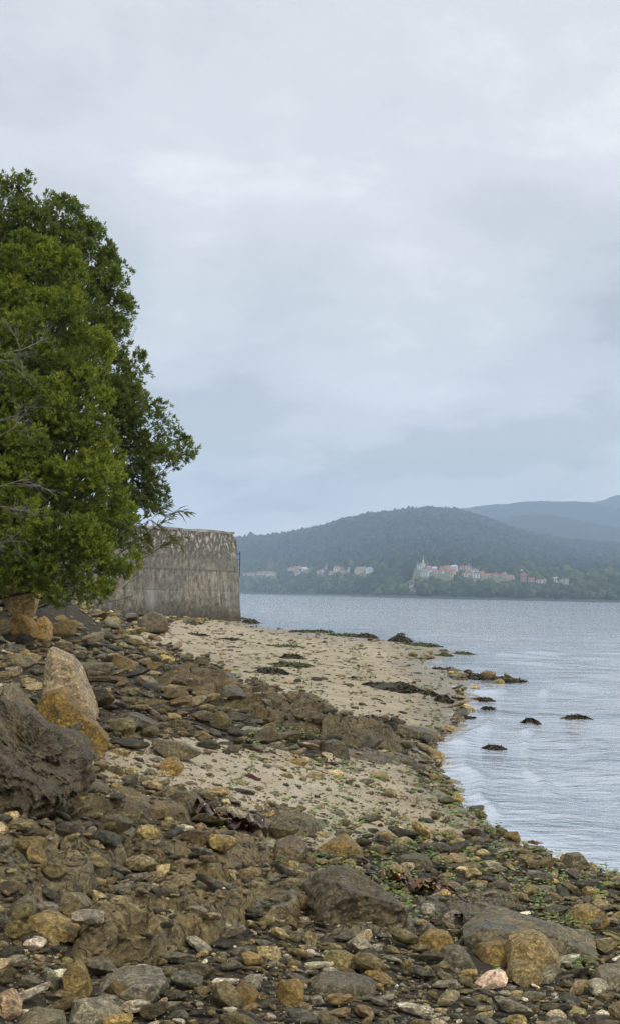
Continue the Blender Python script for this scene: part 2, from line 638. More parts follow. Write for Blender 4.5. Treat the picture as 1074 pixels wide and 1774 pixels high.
# ------------------------------------------------------------------ sea
th = np.unique(np.concatenate([np.linspace(-math.pi, math.pi, 49), np.linspace(-.09, .29, 170)]))
rr = np.concatenate([np.exp(np.linspace(math.log(6.5), math.log(70), 300)), np.exp(np.linspace(math.log(71), math.log(6000), 110))])
TH, RR = np.meshgrid(th, rr, indexing='ij')
wx, wy = (np.sin(TH) * RR).ravel(), (np.cos(TH) * RR).ravel()
dep = np.full(wx.shape, 4.0)
near = RR.ravel() < 170
dep[near] = -H0(wx[near], wy[near])
wr = RR.ravel()
wz = np.zeros_like(wx)
wv = np.random.default_rng(3)
for k in range(22):
    lam = 0.35 * (1.17 ** k)
    a = R_(200) + wv.normal(0, 0.45)
    kx, ky = math.cos(a) * 2 * math.pi / lam, math.sin(a) * 2 * math.pi / lam
    amp = 0.0042 * lam ** 0.8
    fade = np.clip(1.6 - (wr * 0.012) / lam * 2.2, 0, 1)
    wob = 1.6 * vnoise(p2(wx, wy, 0.35 / lam ** 0.5), 40 + k)
    wz += amp * fade * np.sin(kx * wx + ky * wy + wv.uniform(0, 6.28) + wob) * (0.55 + 0.75 * vnoise(p2(wx, wy, 0.13), 70 + k))
sh = np.clip(dep / 0.25, 0.25, 1)
wz *= sh
# low wavelets running in on the shallows
ph = dep * 34 + 2.2 * fbm(p2(wx, wy, 0.45), 3, 5)
crest = np.clip(np.sin(ph), 0, 1) ** 5
patch = sstep(-0.15, 0.45, vnoise(p2(wx, wy, 0.55), 9)) * ((dep > 0.02) & (dep < 0.34) & (wr < 40))
wz += 0.034 * crest * patch * np.clip(wr / 15, 0.8, 1.3)
wz = np.where(wr < 170, wz, 0)
ME = new_mesh('sea', np.stack([wx, wy, wz], 1), grid_faces(len(th), len(rr))[:, ::-1], None, True)
vattr(ME, 'depth', dep)
vattr(ME, 'foam', crest * patch * (dep < 0.26) + .8 * np.exp(-((dep - 0.075) / 0.05) ** 2) * sstep(0.0, 0.5, vnoise(p2(wx, wy, 0.30), 12) + 0.25) * (wr < 19))
m, nt, out = new_mat('sea_water')
pos = nt.nodes.new('ShaderNodeNewGeometry').outputs['Position']
b1 = noise_node(nt, mapping(nt, pos, (0.7, 1.2, 1)), 4.2, 5, 0.6, 0.3)
b2 = noise_node(nt, mapping(nt, pos, (0.4, 1.0, 1)), 0.55, 4, 0.55, 0.4)
b3 = noise_node(nt, mapping(nt, pos, (0.05, 0.12, 1)), 0.5, 3, 0.6)
calm = ramp(nt, attr(nt, 'depth', 'Fac'), [(0.05, 0.3), (0.6, 1.0)])
b1 = math_node(nt, 'MULTIPLY', b1, calm)
b2 = math_node(nt, 'MULTIPLY', b2, calm)
nrm = bump(nt, b2, 0.75, 0.34)
nrm = bump(nt, b1, 0.85, 0.085, nrm)
fr = nt.nodes.new('ShaderNodeFresnel')
fr.inputs[0].default_value = 1.333
lk(nt, nrm, fr.inputs[1])
gl = nt.nodes.new('ShaderNodeBsdfGlossy')
gl.inputs['Color'].default_value = (0.97, 0.97, 0.97, 1)
lk(nt, ramp(nt, b3, [(0.35, 0.04), (0.65, 0.10)]), gl.inputs['Roughness'])
lk(nt, nrm, gl.inputs['Normal'])
df = nt.nodes.new('ShaderNodeBsdfDiffuse')
df.inputs[0].default_value = (0.25, 0.27, 0.265, 1)
tr = nt.nodes.new('ShaderNodeBsdfTransparent')
tr.inputs[0].default_value = (0.86, 0.90, 0.88, 1)
dp = attr(nt, 'depth', 'Fac')
opq = math_node(nt, 'SUBTRACT', 1.0, math_node(nt, 'POWER', 2.718, math_node(nt, 'MULTIPLY', math_node(nt, 'MAXIMUM', dp, 0.0), -5.0)))
mx = nt.nodes.new('ShaderNodeMixShader')
lk(nt, opq, mx.inputs[0])
lk(nt, tr.outputs[0], mx.inputs[1])
lk(nt, df.outputs[0], mx.inputs[2])
mx2 = nt.nodes.new('ShaderNodeMixShader')
lk(nt, fr.outputs[0], mx2.inputs[0])
lk(nt, mx.outputs[0], mx2.inputs[1])
lk(nt, gl.outputs[0], mx2.inputs[2])
fo = nt.nodes.new('ShaderNodeBsdfDiffuse')
fo.inputs[0].default_value = (0.78, 0.79, 0.79, 1)
fn = noise_node(nt, mapping(nt, pos, (1, 0.5, 1)), 9, 6, 0.7, 1.2)
fm = math_node(nt, 'MULTIPLY', attr(nt, 'foam', 'Fac'), ramp(nt, fn, [(0.52, 0.0), (0.66, 0.5)]), True)
mx3 = nt.nodes.new('ShaderNodeMixShader')
lk(nt, fm, mx3.inputs[0])
lk(nt, mx2.outputs[0], mx3.inputs[1])
lk(nt, fo.outputs[0], mx3.inputs[2])
lk(nt, mx3.outputs[0], out.inputs[0])
ME.materials.append(m)
tag(obj('sea', ME), kind='structure')

# ------------------------------------------------------------------ far shore and hills


def horizon_py(px):
    return 1029 + (px - 537) * math.tan(ROLL)


def px_of_theta(t):
    return CX + np.tan(t) * F_PX


SH_X = [0, 424, 537, 640, 720, 900, 1074, 1500]
SH_R = [2300, 2000, 1650, 1350, 1190, 1170, 1180, 1250]
SIL_X = [-400, 200, 424, 470, 510, 560, 600, 640, 690, 745, 790, 830, 870, 900, 940, 1000, 1074, 1300, 1700]
SIL_Y = [960, 945, 930, 926, 921, 911, 898, 892, 888, 884, 888, 900, 914, 924, 934, 943, 950, 975, 1000]
RIDGE = 3600.0


def far_H(t, r):
    x = px_of_theta(t)
    r0 = np.interp(x, SH_X, SH_R)
    sil = horizon_py(x) - np.interp(x, SIL_X, SIL_Y)
    zr = 2 + sil / F_PX * RIDGE
    zv = 2 + (0.4 * np.interp(x, [424, 640, 740, 860, 1000], [36, 40, 46, 32, 30])) / F_PX * (r0 + 150)
    zv2 = 2 + (1.0 * np.interp(x, [424, 640, 740, 860, 1000], [44, 52, 62, 48, 40])) / F_PX * (r0 + 420)
    a = sstep(0, 1, (r - r0 - 420) / (RIDGE - r0 - 420))
    z = np.where(r < r0 + 15, -2 + 4.5 * (r - r0 + 12) / 27,
        np.where(r < r0 + 150, 2.5 + (zv - 2.5) * (r - r0 - 15) / 135,
        np.where(r < r0 + 420, zv + (zv2 - zv) * (r - r0 - 150) / 270, zv2 + (zr - zv2) * (0.45 * a + 0.55 * (r - r0 - 420) / (RIDGE - r0 - 420)))))
    z = np.where(r > RIDGE, zr - (r - RIDGE) * 0.25, z)
    X, Yv = np.sin(t) * r, np.cos(t) * r
    env = np.clip((r - r0 - 300) / 900, 0, 1) * np.clip((RIDGE + 500 - r) / 900, 0, 1)
    z = z + env * 26 * fbm(p2(X, Yv, 1 / 520), 4, 61)
    return z


th = np.linspace(-0.32, 0.42, 330)
r_un = np.concatenate([np.linspace(0, 60, 12), np.linspace(75, 600, 26), np.linspace(640, 3000, 110)])
TH = np.repeat(th[:, None], len(r_un), 1)
R0 = np.interp(px_of_theta(th), SH_X, SH_R)[:, None] - 40
RR = R0 + r_un[None] * (4100 - R0) / 3000 * np.clip(0.35 + r_un[None] / 600, 0, 1)
hx, hy = (np.sin(TH) * RR).ravel(), (np.cos(TH) * RR).ravel()
hz = far_H(TH.ravel(), RR.ravel())
r0v = np.interp(px_of_theta(TH.ravel()), SH_X, SH_R)
canopy = np.clip((RR.ravel() - r0v - 700) / 300, 0, 1)
hz = hz + canopy * 7 * vnoise(p2(hx, hy, 1 / 13), 31)
ME = new_mesh('hill', np.stack([hx, hy, hz], 1), grid_faces(len(th), len(r_un))[:, ::-1], None, True)
px_, py_ = to_px(np.stack([hx, hy, hz], 1))
off_r = RR.ravel() - r0v
meadow = ((off_r > 60) & (off_r < 430)) * sstep(-0.2, 0.3, vnoise(p2(px_, py_, 1 / 30), 88) + 1.2 * np.exp(-((px_ - 735) / 60) ** 2))
vattr(ME, 'meadow', meadow)
vattr(ME, 'strand', np.clip(1 - np.abs(off_r - 2) / 9, 0, 1))
m, nt, out = new_mat('hill_ground')
pos = nt.nodes.new('ShaderNodeNewGeometry').outputs['Position']
n1 = noise_node(nt, pos, 0.02, 6, 0.65)
n2 = noise_node(nt, pos, 0.12, 3, 0.7)
c = mixc(nt, ramp(nt, n1, [(0.35, 0.0), (0.65, 1.0)]), (0.016, 0.027, 0.016), (0.036, 0.05, 0.026))
c = mixc(nt, 1.0, c, ramp(nt, n2, [(0.3, 0.5), (0.7, 1.4)]), 'MULTIPLY')
c = mixc(nt, attr(nt, 'meadow', 'Fac'), c, mixc(nt, n2, (0.10, 0.125, 0.05), (0.17, 0.165, 0.085)))
c = mixc(nt, attr(nt, 'strand', 'Fac'), c, (0.22, 0.19, 0.14))
principled(nt, out, c, 0.95, 0.1)
ME.materials.append(m)
M['hill'] = m
tag(obj('hill', ME), kind='structure')


def ridge_hill(name, xs, ys, Rr, depth, seed, amp):
    th = np.linspace(-0.1, 0.5, 240)
    rs = np.linspace(Rr - depth, Rr + depth * 0.4, 70)
    TH, RR = np.meshgrid(th, rs, indexing='ij')
    x = px_of_theta(TH)
    zr = 2 + (horizon_py(x) - np.interp(x, xs, ys)) / F_PX * Rr
    f = np.where(RR < Rr, sstep(Rr - depth, Rr, RR), 1 - (RR - Rr) / depth)
    X, Yv = np.sin(TH) * RR, np.cos(TH) * RR
    z = zr * f + (amp * fbm(p2(X.ravel(), Yv.ravel(), 1 / 700), 5, seed) * (1 - sstep(Rr - 400, Rr, RR).ravel() * 0.8)).reshape(RR.shape) + (5 * vnoise(p2(X.ravel(), Yv.ravel(), 1 / 30), seed + 5)).reshape(RR.shape)
    me = new_mesh(name, np.stack([X, Yv, z], -1).reshape(-1, 3), grid_faces(len(th), len(rs))[:, ::-1], M['hill'], True)
    return tag(obj(name, me), kind='structure')


ridge_hill('hill_spur', [400, 780, 830, 855, 900, 950, 1000, 1046, 1074, 1300], [1000, 935, 912, 902, 894, 893, 903, 914, 918, 950], 4700, 1000, 71, 26)
ridge_hill('hill_ridge', [400, 740, 790, 840, 880, 933, 1000, 1030, 1074, 1300], [1000, 900, 885, 878, 875, 872, 874, 877, 885, 900], 5900, 1100, 72, 30)
ridge_hill('hill_crest', [400, 950, 1000, 1030, 1060, 1074, 1200], [1000, 900, 884, 875, 867, 864, 850], 6900, 900, 73, 30)

# woods of the far shore: crowns too far to tell apart
house_px = [  # x, y of the base, width px, storeys, wall, roof (photo pixels)
    (427, 996, 9, 1, 'w', 'o'), (434, 997, 10, 1, 'c', 'o'), (442, 996, 9, 1, 'w', 'r'), (451, 995, 10, 1, 'c', 'o'), (460, 995, 12, 1, 'w', 'o'), (469, 996, 13, 1, 'w', 'o'), (477, 996, 9, 1, 'c', 'g'),
    (505, 988, 10, 1, 'w', 'r'), (513, 989, 11, 2, 'c', 'r'), (516, 996, 10, 2, 'p', 'r'), (528, 988, 11, 1, 'w', 'w'), (520, 985, 8, 1, 'w', 'r'),
    (552, 993, 12, 1, 'c', 'o'), (562, 991, 12, 1, 'w', 'r'), (570, 987, 13, 2, 'w', 'r'), (574, 995, 12, 1, 'c', 'o'), (583, 990, 12, 2, 'w', 'o'), (593, 991, 7, 1, 'w', 'r'), (604, 990, 5, 2, 'w', 'g'),
    (621, 993, 14, 2, 'c', 'g'), (629, 988, 11, 1, 'w', 'o'), (639, 992, 11, 2, 'w', 'b'),
    (726, 986, 9, 2, 'w', 'g'), (735, 998, 14, 2, 'w', 'g'), (741, 991, 10, 1, 'w', 'r'), (743, 985, 8, 1, 'w', 'r'), (752, 988, 10, 1, 'w', 'w'), (753, 993, 10, 1, 'c', 'o'), (763, 993, 11, 1, 'w', 'o'), (764, 987, 10, 1, 'p', 'r'),
    (774, 987, 12, 1, 'w', 'o'), (778, 991, 11, 1, 'c', 'o'), (782, 1000, 11, 3, 'y', 'o'), (786, 989, 12, 2, 'w', 'w'), (799, 986, 12, 1, 'w', 'r'), (810, 988, 12, 2, 'p', 'r'), (821, 994, 14, 2, 'w', 'g'),
    (811, 996, 12, 1, 'c', 'o'), (805, 999, 10, 1, 'w', 'o'), (824, 1001, 12, 2, 'w', 'g'), (834, 1000, 10, 2, 'y', 'o'), (842, 1001, 12, 1, 'c', 'o'), (850, 999, 9, 1, 'w', 'r'), (858, 1000, 10, 1, 'w', 'o'), (866, 1001, 10, 1, 'c', 'r'),
    (873, 1002, 9, 2, 'c', 'o'), (884, 1003, 13, 1, 'w', 'o'), (906, 1008, 11, 3, 'o', 'r'), (920, 1008, 12, 1, 'c', 'r'), (934, 1010, 11, 1, 'w', 'o'), (942, 1010, 10, 1, 'c', 'o'), (961, 1009, 7, 2, 'w', 'w'), (972, 1012, 11, 1, 'c', 'g'), (983, 1012, 11, 2, 'w', 'o'),
    (712, 1016, 10, 1, 'w', 'r')]


def far_hit(px, py):
    d = rays(px, py)[0]
    rs = np.linspace(1100, 3600, 4000)
    t = math.atan2(d[0], d[1])
    zz = 2 + d[2] / math.hypot(d[0], d[1]) * rs
    k = np.argmax((far_H(np.full(rs.shape, t), rs) > zz) & (rs > np.interp(px_of_theta(t), SH_X, SH_R) + 5))
    r = rs[k] if k > 0 else 1600
    return np.array([math.sin(t) * r, math.cos(t) * r, far_H(np.array([t]), np.array([r]))[0]]), r


houses = []
for h in house_px:
    P, r = far_hit(h[0], h[1])
    houses.append((P, r, h))
HP = np.array([p[0][:2] for p in houses])

wr_ = np.random.default_rng(19)
V3, F3 = ico(3)
V2, F2 = ico(2)
V1, F1 = ico(1)


def crowns(name, n, rmin, rmax, size, icoV, icoF, mat, avoid, xr, dens=None):
    t = np.arctan((wr_.uniform(xr[0], xr[1], n) - CX) / F_PX)
    r0 = np.interp(px_of_theta(t), SH_X, SH_R)
    r = r0 + rmin + (np.where(rmax > 2500, RIDGE + 120 - r0, rmax) - rmin) * wr_.uniform(0, 1, n) ** 0.85
    X, Yv = np.sin(t) * r, np.cos(t) * r
    z = far_H(t, r)
    px, py = to_px(np.stack([X, Yv, z], 1))
    keep = np.ones(n, bool)
    s = size * wr_.lognormal(0, 0.3, n)
    hgt = wr_.uniform(0.85, 1.45, n)
    if avoid:
        tx, ty = to_px(np.stack([X, Yv, z + s * (hgt * 1.75 + .3)], 1))
        for (P_, rh_, h_) in houses + [(None, 1700, (731, 984, 18))]:
            keep &= ~((np.abs(px - h_[0]) < h_[2] * .62 + 2.5) & (r < rh_ + 10) & (ty < h_[1] - .5) & (wr_.uniform(0, 1, n) < .95))
        keep &= ~((np.abs(px - 735) < 48) & (py > 988) & (py < 1016) & (wr_.uniform(0, 1, n) < 0.85))
    X, Yv, z, r, s, hgt = X[keep], Yv[keep], z[keep], r[keep], s[keep], hgt[keep]
    n = len(X)
    lump = 1 + 0.38 * vnoise((icoV[None] * 2.3 + wr_.uniform(0, 90, (n, 1, 3))).reshape(-1, 3), 5).reshape(n, -1)
    P = icoV[None] * lump[..., None] * np.stack([s, s, s * hgt], 1)[:, None] + np.stack([X, Yv, z + s * hgt * 0.75], 1)[:, None]
    Fc = (icoF[None] + (np.arange(n) * len(icoV))[:, None, None]).reshape(-1, 3)
    me = new_mesh(name, P.reshape(-1, 3), Fc, mat, False)
    tone = np.repeat(np.clip(.5 + .32 * wr_.normal(0, 1, n) * .7 + .45 * fbm(p2(X, Yv, 1 / 160), 3, 15), 0, 1), len(icoV))
    vattr(me, 'tone', tone)
    o = obj(name, me)
    return o


m, nt, out = new_mat('far_foliage')
pos = nt.nodes.new('ShaderNodeNewGeometry').outputs['Position']
n1 = noise_node(nt, pos, 0.7, 5, 0.75)
c = ramp(nt, attr(nt, 'tone', 'Fac'), [(0.0, (0.014, 0.024, 0.011)), (0.5, (0.028, 0.042, 0.021)), (0.85, (0.050, 0.068, 0.028)), (1.0, (0.085, 0.10, 0.04))])
c = mixc(nt, 1.0, c, ramp(nt, n1, [(0.3, 0.35), (0.5, 1.0), (0.7, 1.8)]), 'MULTIPLY')
principled(nt, out, c, 0.9, 0.15, bump(nt, n1, 1.0, 2.0))
M['far_foliage'] = m
m2 = m.copy()
for n_ in m2.node_tree.nodes:
    if n_.bl_idname == 'ShaderNodeValToRGB' and len(n_.color_ramp.elements) == 4:
        for e_, c_ in zip(n_.color_ramp.elements, ((.026, .042, .016), (.055, .082, .028), (.095, .125, .036), (.14, .16, .05))):
            e_.color = (*c_, 1)
o = crowns('shore_woodland', 2800, 14, 420, 3.7, V2, F2, m2, True, (330, 1250))
tag(o, 'belt of broadleaf woodland along the far shore below the village', 'woodland', kind='stuff')
o = crowns('hill_forest', 14000, 400, 5000, 2.6, V1, F1, m, True, (380, 1160))
tag(o, 'dark forest covering the hill behind the village', 'forest', kind='stuff')

# ------------------------------------------------------------------ village houses
WALLC = {'w': (0.72, 0.71, 0.68), 'c': (0.60, 0.53, 0.42), 'p': (0.62, 0.50, 0.44), 'y': (0.62, 0.50, 0.27), 'o': (0.52, 0.27, 0.17)}
ROOFC = {'o': (0.46, 0.21, 0.10), 'r': (0.40, 0.15, 0.085), 'g': (0.26, 0.26, 0.27), 'w': (0.70, 0.70, 0.70), 'b': (0.35, 0.48, 0.62)}
for k, v in WALLC.items():
    M['hw_' + k] = simple_mat('render_' + k, tuple(x * 0.88 for x in v), v, 0.8, 0.85, 0.2, 0.1)
for k, v in ROOFC.items():
    M['hr_' + k] = simple_mat('roof_' + k, tuple(x * 0.75 for x in v), v, 1.5, 0.8, 0.2, 0.3, 0.05)
M['pane'] = simple_mat('window_dark', (0.03, 0.035, 0.045), (0.05, 0.055, 0.065), 1, 0.25, 0.5, 0.0)


def box_vf(x0, x1, y0, y1, z0, z1):
    V = np.array([[x0, y0, z0], [x1, y0, z0], [x1, y1, z0], [x0, y1, z0], [x0, y0, z1], [x1, y0, z1], [x1, y1, z1], [x0, y1, z1]])
    Fq = np.array([[0, 3, 2, 1], [4, 5, 6, 7], [0, 1, 5, 4], [1, 2, 6, 5], [2, 3, 7, 6], [3, 0, 4, 7]])
    return V, Fq


def boxes(bl):
    V, Fq, o = [], [], 0
    for b in bl:
        v, f = box_vf(*b)
        V.append(v)
        Fq.append(f + o)
        o += 8
    return np.concatenate(V), np.concatenate(Fq)


WN = {'w': 'white', 'c': 'cream', 'p': 'pinkish', 'y': 'yellow', 'o': 'terracotta'}
RN = {'o': 'orange tiled roof', 'r': 'red tiled roof', 'g': 'grey roof', 'w': 'white roof', 'b': 'pale blue roof'}
hr = np.random.default_rng(5)


def place_name(x, y):
    if x < 490:
        return 'on the shore beside the wall'
    if x < 540:
        return 'in the second cluster from the wall'
    if x < 610:
        return 'in the third cluster from the wall'
    if x < 660:
        return 'in the group halfway along'
    if x < 725:
        return 'alone in the meadow below the village'
    if x < 795:
        return 'in the village below the church'
    if x < 828:
        return 'in the upper right of the village'
    if x < 895:
        return 'in the row right of the village'
    return 'at the far right of the village'


used_labels = {}
ORD = ['leftmost ', 'second ', 'third ', 'fourth ', 'fifth ', 'sixth ']
hl = {}
for P, r, h in houses:
    hl.setdefault((WN[h[4]], RN[h[5]], h[3], place_name(h[0], h[1])), []).append(h[0])
for P, r, h in houses:
    x, y, wpx, st, wc, rc = h
    w = wpx * r / F_PX * .92
    dp_ = w * hr.uniform(0.75, 1.05)
    hh = 2.5 * st + 0.6
    rz = hr.uniform(-0.5, 0.5)
    key = (WN[wc], RN[rc], st, place_name(x, y))
    sib = sorted(hl[key])
    lab = '%s %s with %s %s' % (WN[wc], {1: 'low house', 2: 'two storey house', 3: 'tall house'}[st], RN[rc], key[3])
    if len(sib) > 1:
        lab = ORD[sib.index(x)] + lab
    root = obj('house', None, None, (P[0], P[1], P[2] - 0.4), (0, 0, rz - math.atan2(P[0], P[1])))
    tag(root, lab, 'house', 'village houses across the water')
    v, f = box_vf(-w / 2, w / 2, -dp_ / 2, dp_ / 2, -1.5, hh)
    obj('wall', new_mesh('wall', v, f, M['hw_' + wc]), root)
    e, rh = 0.5, w * hr.uniform(0.22, 0.32)
    if hr.uniform() < 0.7:   # ridge along x
        V = np.array([[-w / 2 - e, -dp_ / 2 - e, hh + .02], [w / 2 + e, -dp_ / 2 - e, hh + .02], [w / 2 + e, dp_ / 2 + e, hh + .02], [-w / 2 - e, dp_ / 2 + e, hh + .02], [-w / 2 + w * .12, 0, hh + rh], [w / 2 - w * .12, 0, hh + rh]])
        Fs = [np.array([[0, 1, 5, 4], [2, 3, 4, 5], [3, 2, 1, 0]]), np.array([[1, 2, 5], [3, 0, 4]])]
    else:
        V = np.array([[-w / 2 - e, -dp_ / 2 - e, hh + .02], [w / 2 + e, -dp_ / 2 - e, hh + .02], [w / 2 + e, dp_ / 2 + e, hh + .02], [-w / 2 - e, dp_ / 2 + e, hh + .02], [0, -dp_ / 2 - e, hh + rh], [0, dp_ / 2 + e, hh + rh]])
        Fs = [np.array([[0, 4, 5, 3], [1, 2, 5, 4], [3, 2, 1, 0]]), np.array([[0, 1, 4], [2, 3, 5]])]
    rf_ = obj('roof', new_mesh('roof', V, Fs, M['hr_' + rc]), root)
    if int(x) % 3 == 0:
        obj('chimney', new_mesh('chimney', *box_vf(w * .2 - .35, w * .2 + .35, .3, 1.0, hh + .3, hh + rh + .9), M['hw_w']), rf_)
    nw = 2 if w < 8 else 3
    for s_ in range(st):
        for q in range(nw):
            cx_ = (q + 0.5) / nw * w - w / 2
            v, f = box_vf(cx_ - .55, cx_ + .55, -dp_ / 2 - .04, -dp_ / 2 + .05, 0.9 + 2.5 * s_, 2.1 + 2.5 * s_)
            obj('window', new_mesh('window', v, f, M['pane']), root)
# church with a thin tower
P, r = far_hit(731, 983)
root = obj('church', None, None, (P[0], P[1], P[2] - 0.4), (0, 0, 0.1))
tag(root, 'white church with a slim tower topped by a mast above the village', 'church')
obj('nave', new_mesh('nave', *box_vf(-3, 3, -3, 7, -1, 5.0), M['hw_w']), root)
V = np.array([[-3.3, -3.3, 5.02], [3.3, -3.3, 5.02], [3.3, 7.3, 5.02], [-3.3, 7.3, 5.02], [0, -3.3, 6.6], [0, 7.3, 6.6]])
obj('roof', new_mesh('roof', V, [np.array([[0, 4, 5, 3], [1, 2, 5, 4], [3, 2, 1, 0]]), np.array([[0, 1, 4], [2, 3, 5]])], M['hr_g']), root)
obj('tower', new_mesh('tower', *box_vf(-.9, .9, -5.05, -3.32, -1, 9.2), M['hw_w']), root)
obj('mast', new_mesh('mast', *tubes([(np.array([[0, -4.2, 9.1], [0, -4.2, 11], [0, -4.2, 13.5]]), [0.5, 0.2, 0.12])], 6), M['hw_w']), root)
P, r = far_hit(905, 1000)
root = obj('flag_mast', None, None, (P[0], P[1], P[2]), (0, 0, 0))
tag(root, 'white flag flying on a mast above the terracotta house', 'flag')
obj('pole', new_mesh('pole', *tubes([(np.array([[0, 0, -1.0], [0, 0, 5], [0, 0, 9.5]]), 0.12)], 6), M['hw_w']), root)
obj('flag', new_mesh('flag', *box_vf(-4.2, -0.1, -.03, .03, 7.6, 9.6), M['hw_w']), root)

# ------------------------------------------------------------------ harbour wall
A_ = on_ground(425, 1081)[0]
A_ = np.array([-4.45, 84.0, -0.3])
d_ = np.array([-0.644, -0.765, 0])
n_ = np.array([0.765, -0.644, 0])          # seen face looks this way
LEN, HT = 30.0, 6.25
nu, nv = 260, 60
us = np.concatenate([np.linspace(0, 1, 21)[:-1], np.linspace(1, LEN, 240)])
vs_ = np.linspace(0, 1, nv)
U, Vv = np.meshgrid(us, vs_, indexing='ij')
cham = 0.5
top = HT - cham * np.clip(1 - U / 0.4, 0, 1)
Zw = Vv * top
bat = 0.062
face = A_ + U[..., None] * d_ + Zw[..., None] * np.array([0, 0, 1.0]) - (Zw * 0.05)[..., None] * n_ + (Zw * bat * np.clip(1 - U / 2.5, 0, 1))[..., None] * d_
rel = 0.03 * fbm(np.stack([U.ravel() * 1.2, Zw.ravel() * 1.2, 0 * U.ravel()], 1), 5, 81) + 0.012 * vnoise(np.stack([U.ravel() * 9, Zw.ravel() * 2, 0 * U.ravel()], 1), 82)
rel += 0.05 * np.exp(-(np.mod(Zw.ravel() - 0.2, 2.1) / 0.05) ** 2) * -0.6
face = face.reshape(-1, 3) + rel[:, None] * n_
Vw = [face]
Fw = [grid_faces(nu, nv)]
off = len(face)
DEPTH = 9.0
# top surface, end face, back face
fg = face.reshape(nu, nv, 3)
topl = fg[:, -1]
back = topl - n_ * DEPTH
Vw.append(back)
i = np.arange(nu - 1)
ti = i * nv + nv - 1
Fw.append(np.stack([ti, ti + nv, off + i + 1, off + i], 1))
off2 = off + nu
Vw.append(fg[0] - n_ * DEPTH)
j = np.arange(nv - 1)
Fw.append(np.stack([j, j + 1, off2 + j + 1, off2 + j], 1))
off3 = off2 + nv
Vw.append(fg[:, 0] - n_ * DEPTH)
Fw.append(np.stack([off + i, off + i + 1, off3 + i + 1, off3 + i], 1))
ME = new_mesh('wall_body', np.concatenate(Vw), Fw, None, False)
wl = np.concatenate([np.stack([U.ravel(), 0 * U.ravel(), Zw.ravel()], 1), np.stack([us, us * 0 + 9, us * 0 + HT], 1), np.stack([vs_ * 0 - 3, vs_ * 0 + 9, vs_ * HT], 1), np.stack([us, us * 0 + 9, us * 0], 1)])
vattr(ME, 'wloc', wl)
m, nt, out = new_mat('old_concrete')
wv_ = attr(nt, 'wloc')
sw = nt.nodes.new('ShaderNodeSeparateXYZ')
lk(nt, wv_, sw.inputs[0])
streak = noise_node(nt, mapping(nt, wv_, (3.2, 1, 0.5)), 1.0, 8, 0.72, 0.6)
blot = noise_node(nt, wv_, 0.55, 5, 0.6, 0.3)
fine = noise_node(nt, mapping(nt, wv_, (1, 1, 0.6)), 4.0, 9, 0.8)
cell = noise_node(nt, mapping(nt, wv_, (4.2, 1, 2.6)), 1.0, 6, 0.7, 0.5)
c = mixc(nt, ramp(nt, streak, [(0.32, 0.0), (0.62, 1.0)]), (0.105, 0.092, 0.068), (0.36, 0.32, 0.25))
c = mixc(nt, ramp(nt, blot, [(0.42, 0.0), (0.58, 0.75)]), c, (0.17, 0.165, 0.14))
c = mixc(nt, 1.0, c, ramp(nt, fine, [(0.34, 0.32), (0.5, 1.0), (0.66, 1.7)]), 'MULTIPLY')
# dark algae and white lichen under the top edge
zt = math_node(nt, 'ADD', sw.outputs[2], math_node(nt, 'MULTIPLY', math_node(nt, 'SUBTRACT', streak, 0.5), 3.4))
topm = ramp(nt, math_node(nt, 'DIVIDE', zt, 6.25), [(0.58, 0.0), (0.92, 0.7)])
c = mixc(nt, topm, c, (0.085, 0.078, 0.06))
lic = math_node(nt, 'MULTIPLY', ramp(nt, cell, [(0.52, 0.0), (0.57, 1.0)]), ramp(nt, math_node(nt, 'DIVIDE', zt, 6.25), [(0.66, 0.0), (0.90, 0.8)]))
c = mixc(nt, lic, c, (0.56, 0.53, 0.46))
# dark tide band at the foot, horizontal pour joints
foot = ramp(nt, math_node(nt, 'ADD', sw.outputs[2], math_node(nt, 'MULTIPLY', math_node(nt, 'SUBTRACT', streak, 0.5), 1.6)), [(0.08, 0.0), (0.11, 0.0)])
zf = math_node(nt, 'DIVIDE', math_node(nt, 'ADD', sw.outputs[2], math_node(nt, 'MULTIPLY', math_node(nt, 'SUBTRACT', fine, 0.5), 1.4)), 6.25)
c = mixc(nt, ramp(nt, zf, [(0.10, 0.75), (0.30, 0.0)]), c, (0.07, 0.06, 0.035))
jn = ramp(nt, math_node(nt, 'ABSOLUTE', math_node(nt, 'SUBTRACT', math_node(nt, 'ADD', sw.outputs[2], math_node(nt, 'MULTIPLY', fine, 0.1)), 3.75)), [(0.02, 0.5), (0.10, 0.0)])
c = mixc(nt, jn, c, (0.08, 0.07, 0.05))
# pale lime run left of the middle
px1 = math_node(nt, 'ABSOLUTE', math_node(nt, 'SUBTRACT', sw.outputs[0], 8.2))
px1 = math_node(nt, 'ADD', px1, math_node(nt, 'MULTIPLY', math_node(nt, 'SUBTRACT', streak, 0.5), 1.6))
pz1 = math_node(nt, 'ABSOLUTE', math_node(nt, 'SUBTRACT', sw.outputs[2], 1.9))
pm = math_node(nt, 'MULTIPLY', ramp(nt, px1, [(0.0, 0.5), (0.55, 0.0)]), ramp(nt, math_node(nt, 'ADD', pz1, math_node(nt, 'MULTIPLY', math_node(nt, 'SUBTRACT', fine, .5), 1.2)), [(0.3, 1.0), (0.999, 0.0)]))
c = mixc(nt, pm, c, (0.50, 0.50, 0.48))
hb = math_node(nt, 'ADD', fine, math_node(nt, 'MULTIPLY', streak, 0.8))
principled(nt, out, c, 0.92, 0.15, bump(nt, hb, 0.8, 0.12))
M['concrete'] = m
ME.materials.append(m)
root = obj('harbour_wall', None, None, tuple(A_))
tag(root, 'tall weathered concrete harbour wall at the head of the beach', 'wall')
wb = obj('wall_body', ME, root, tuple(-A_))
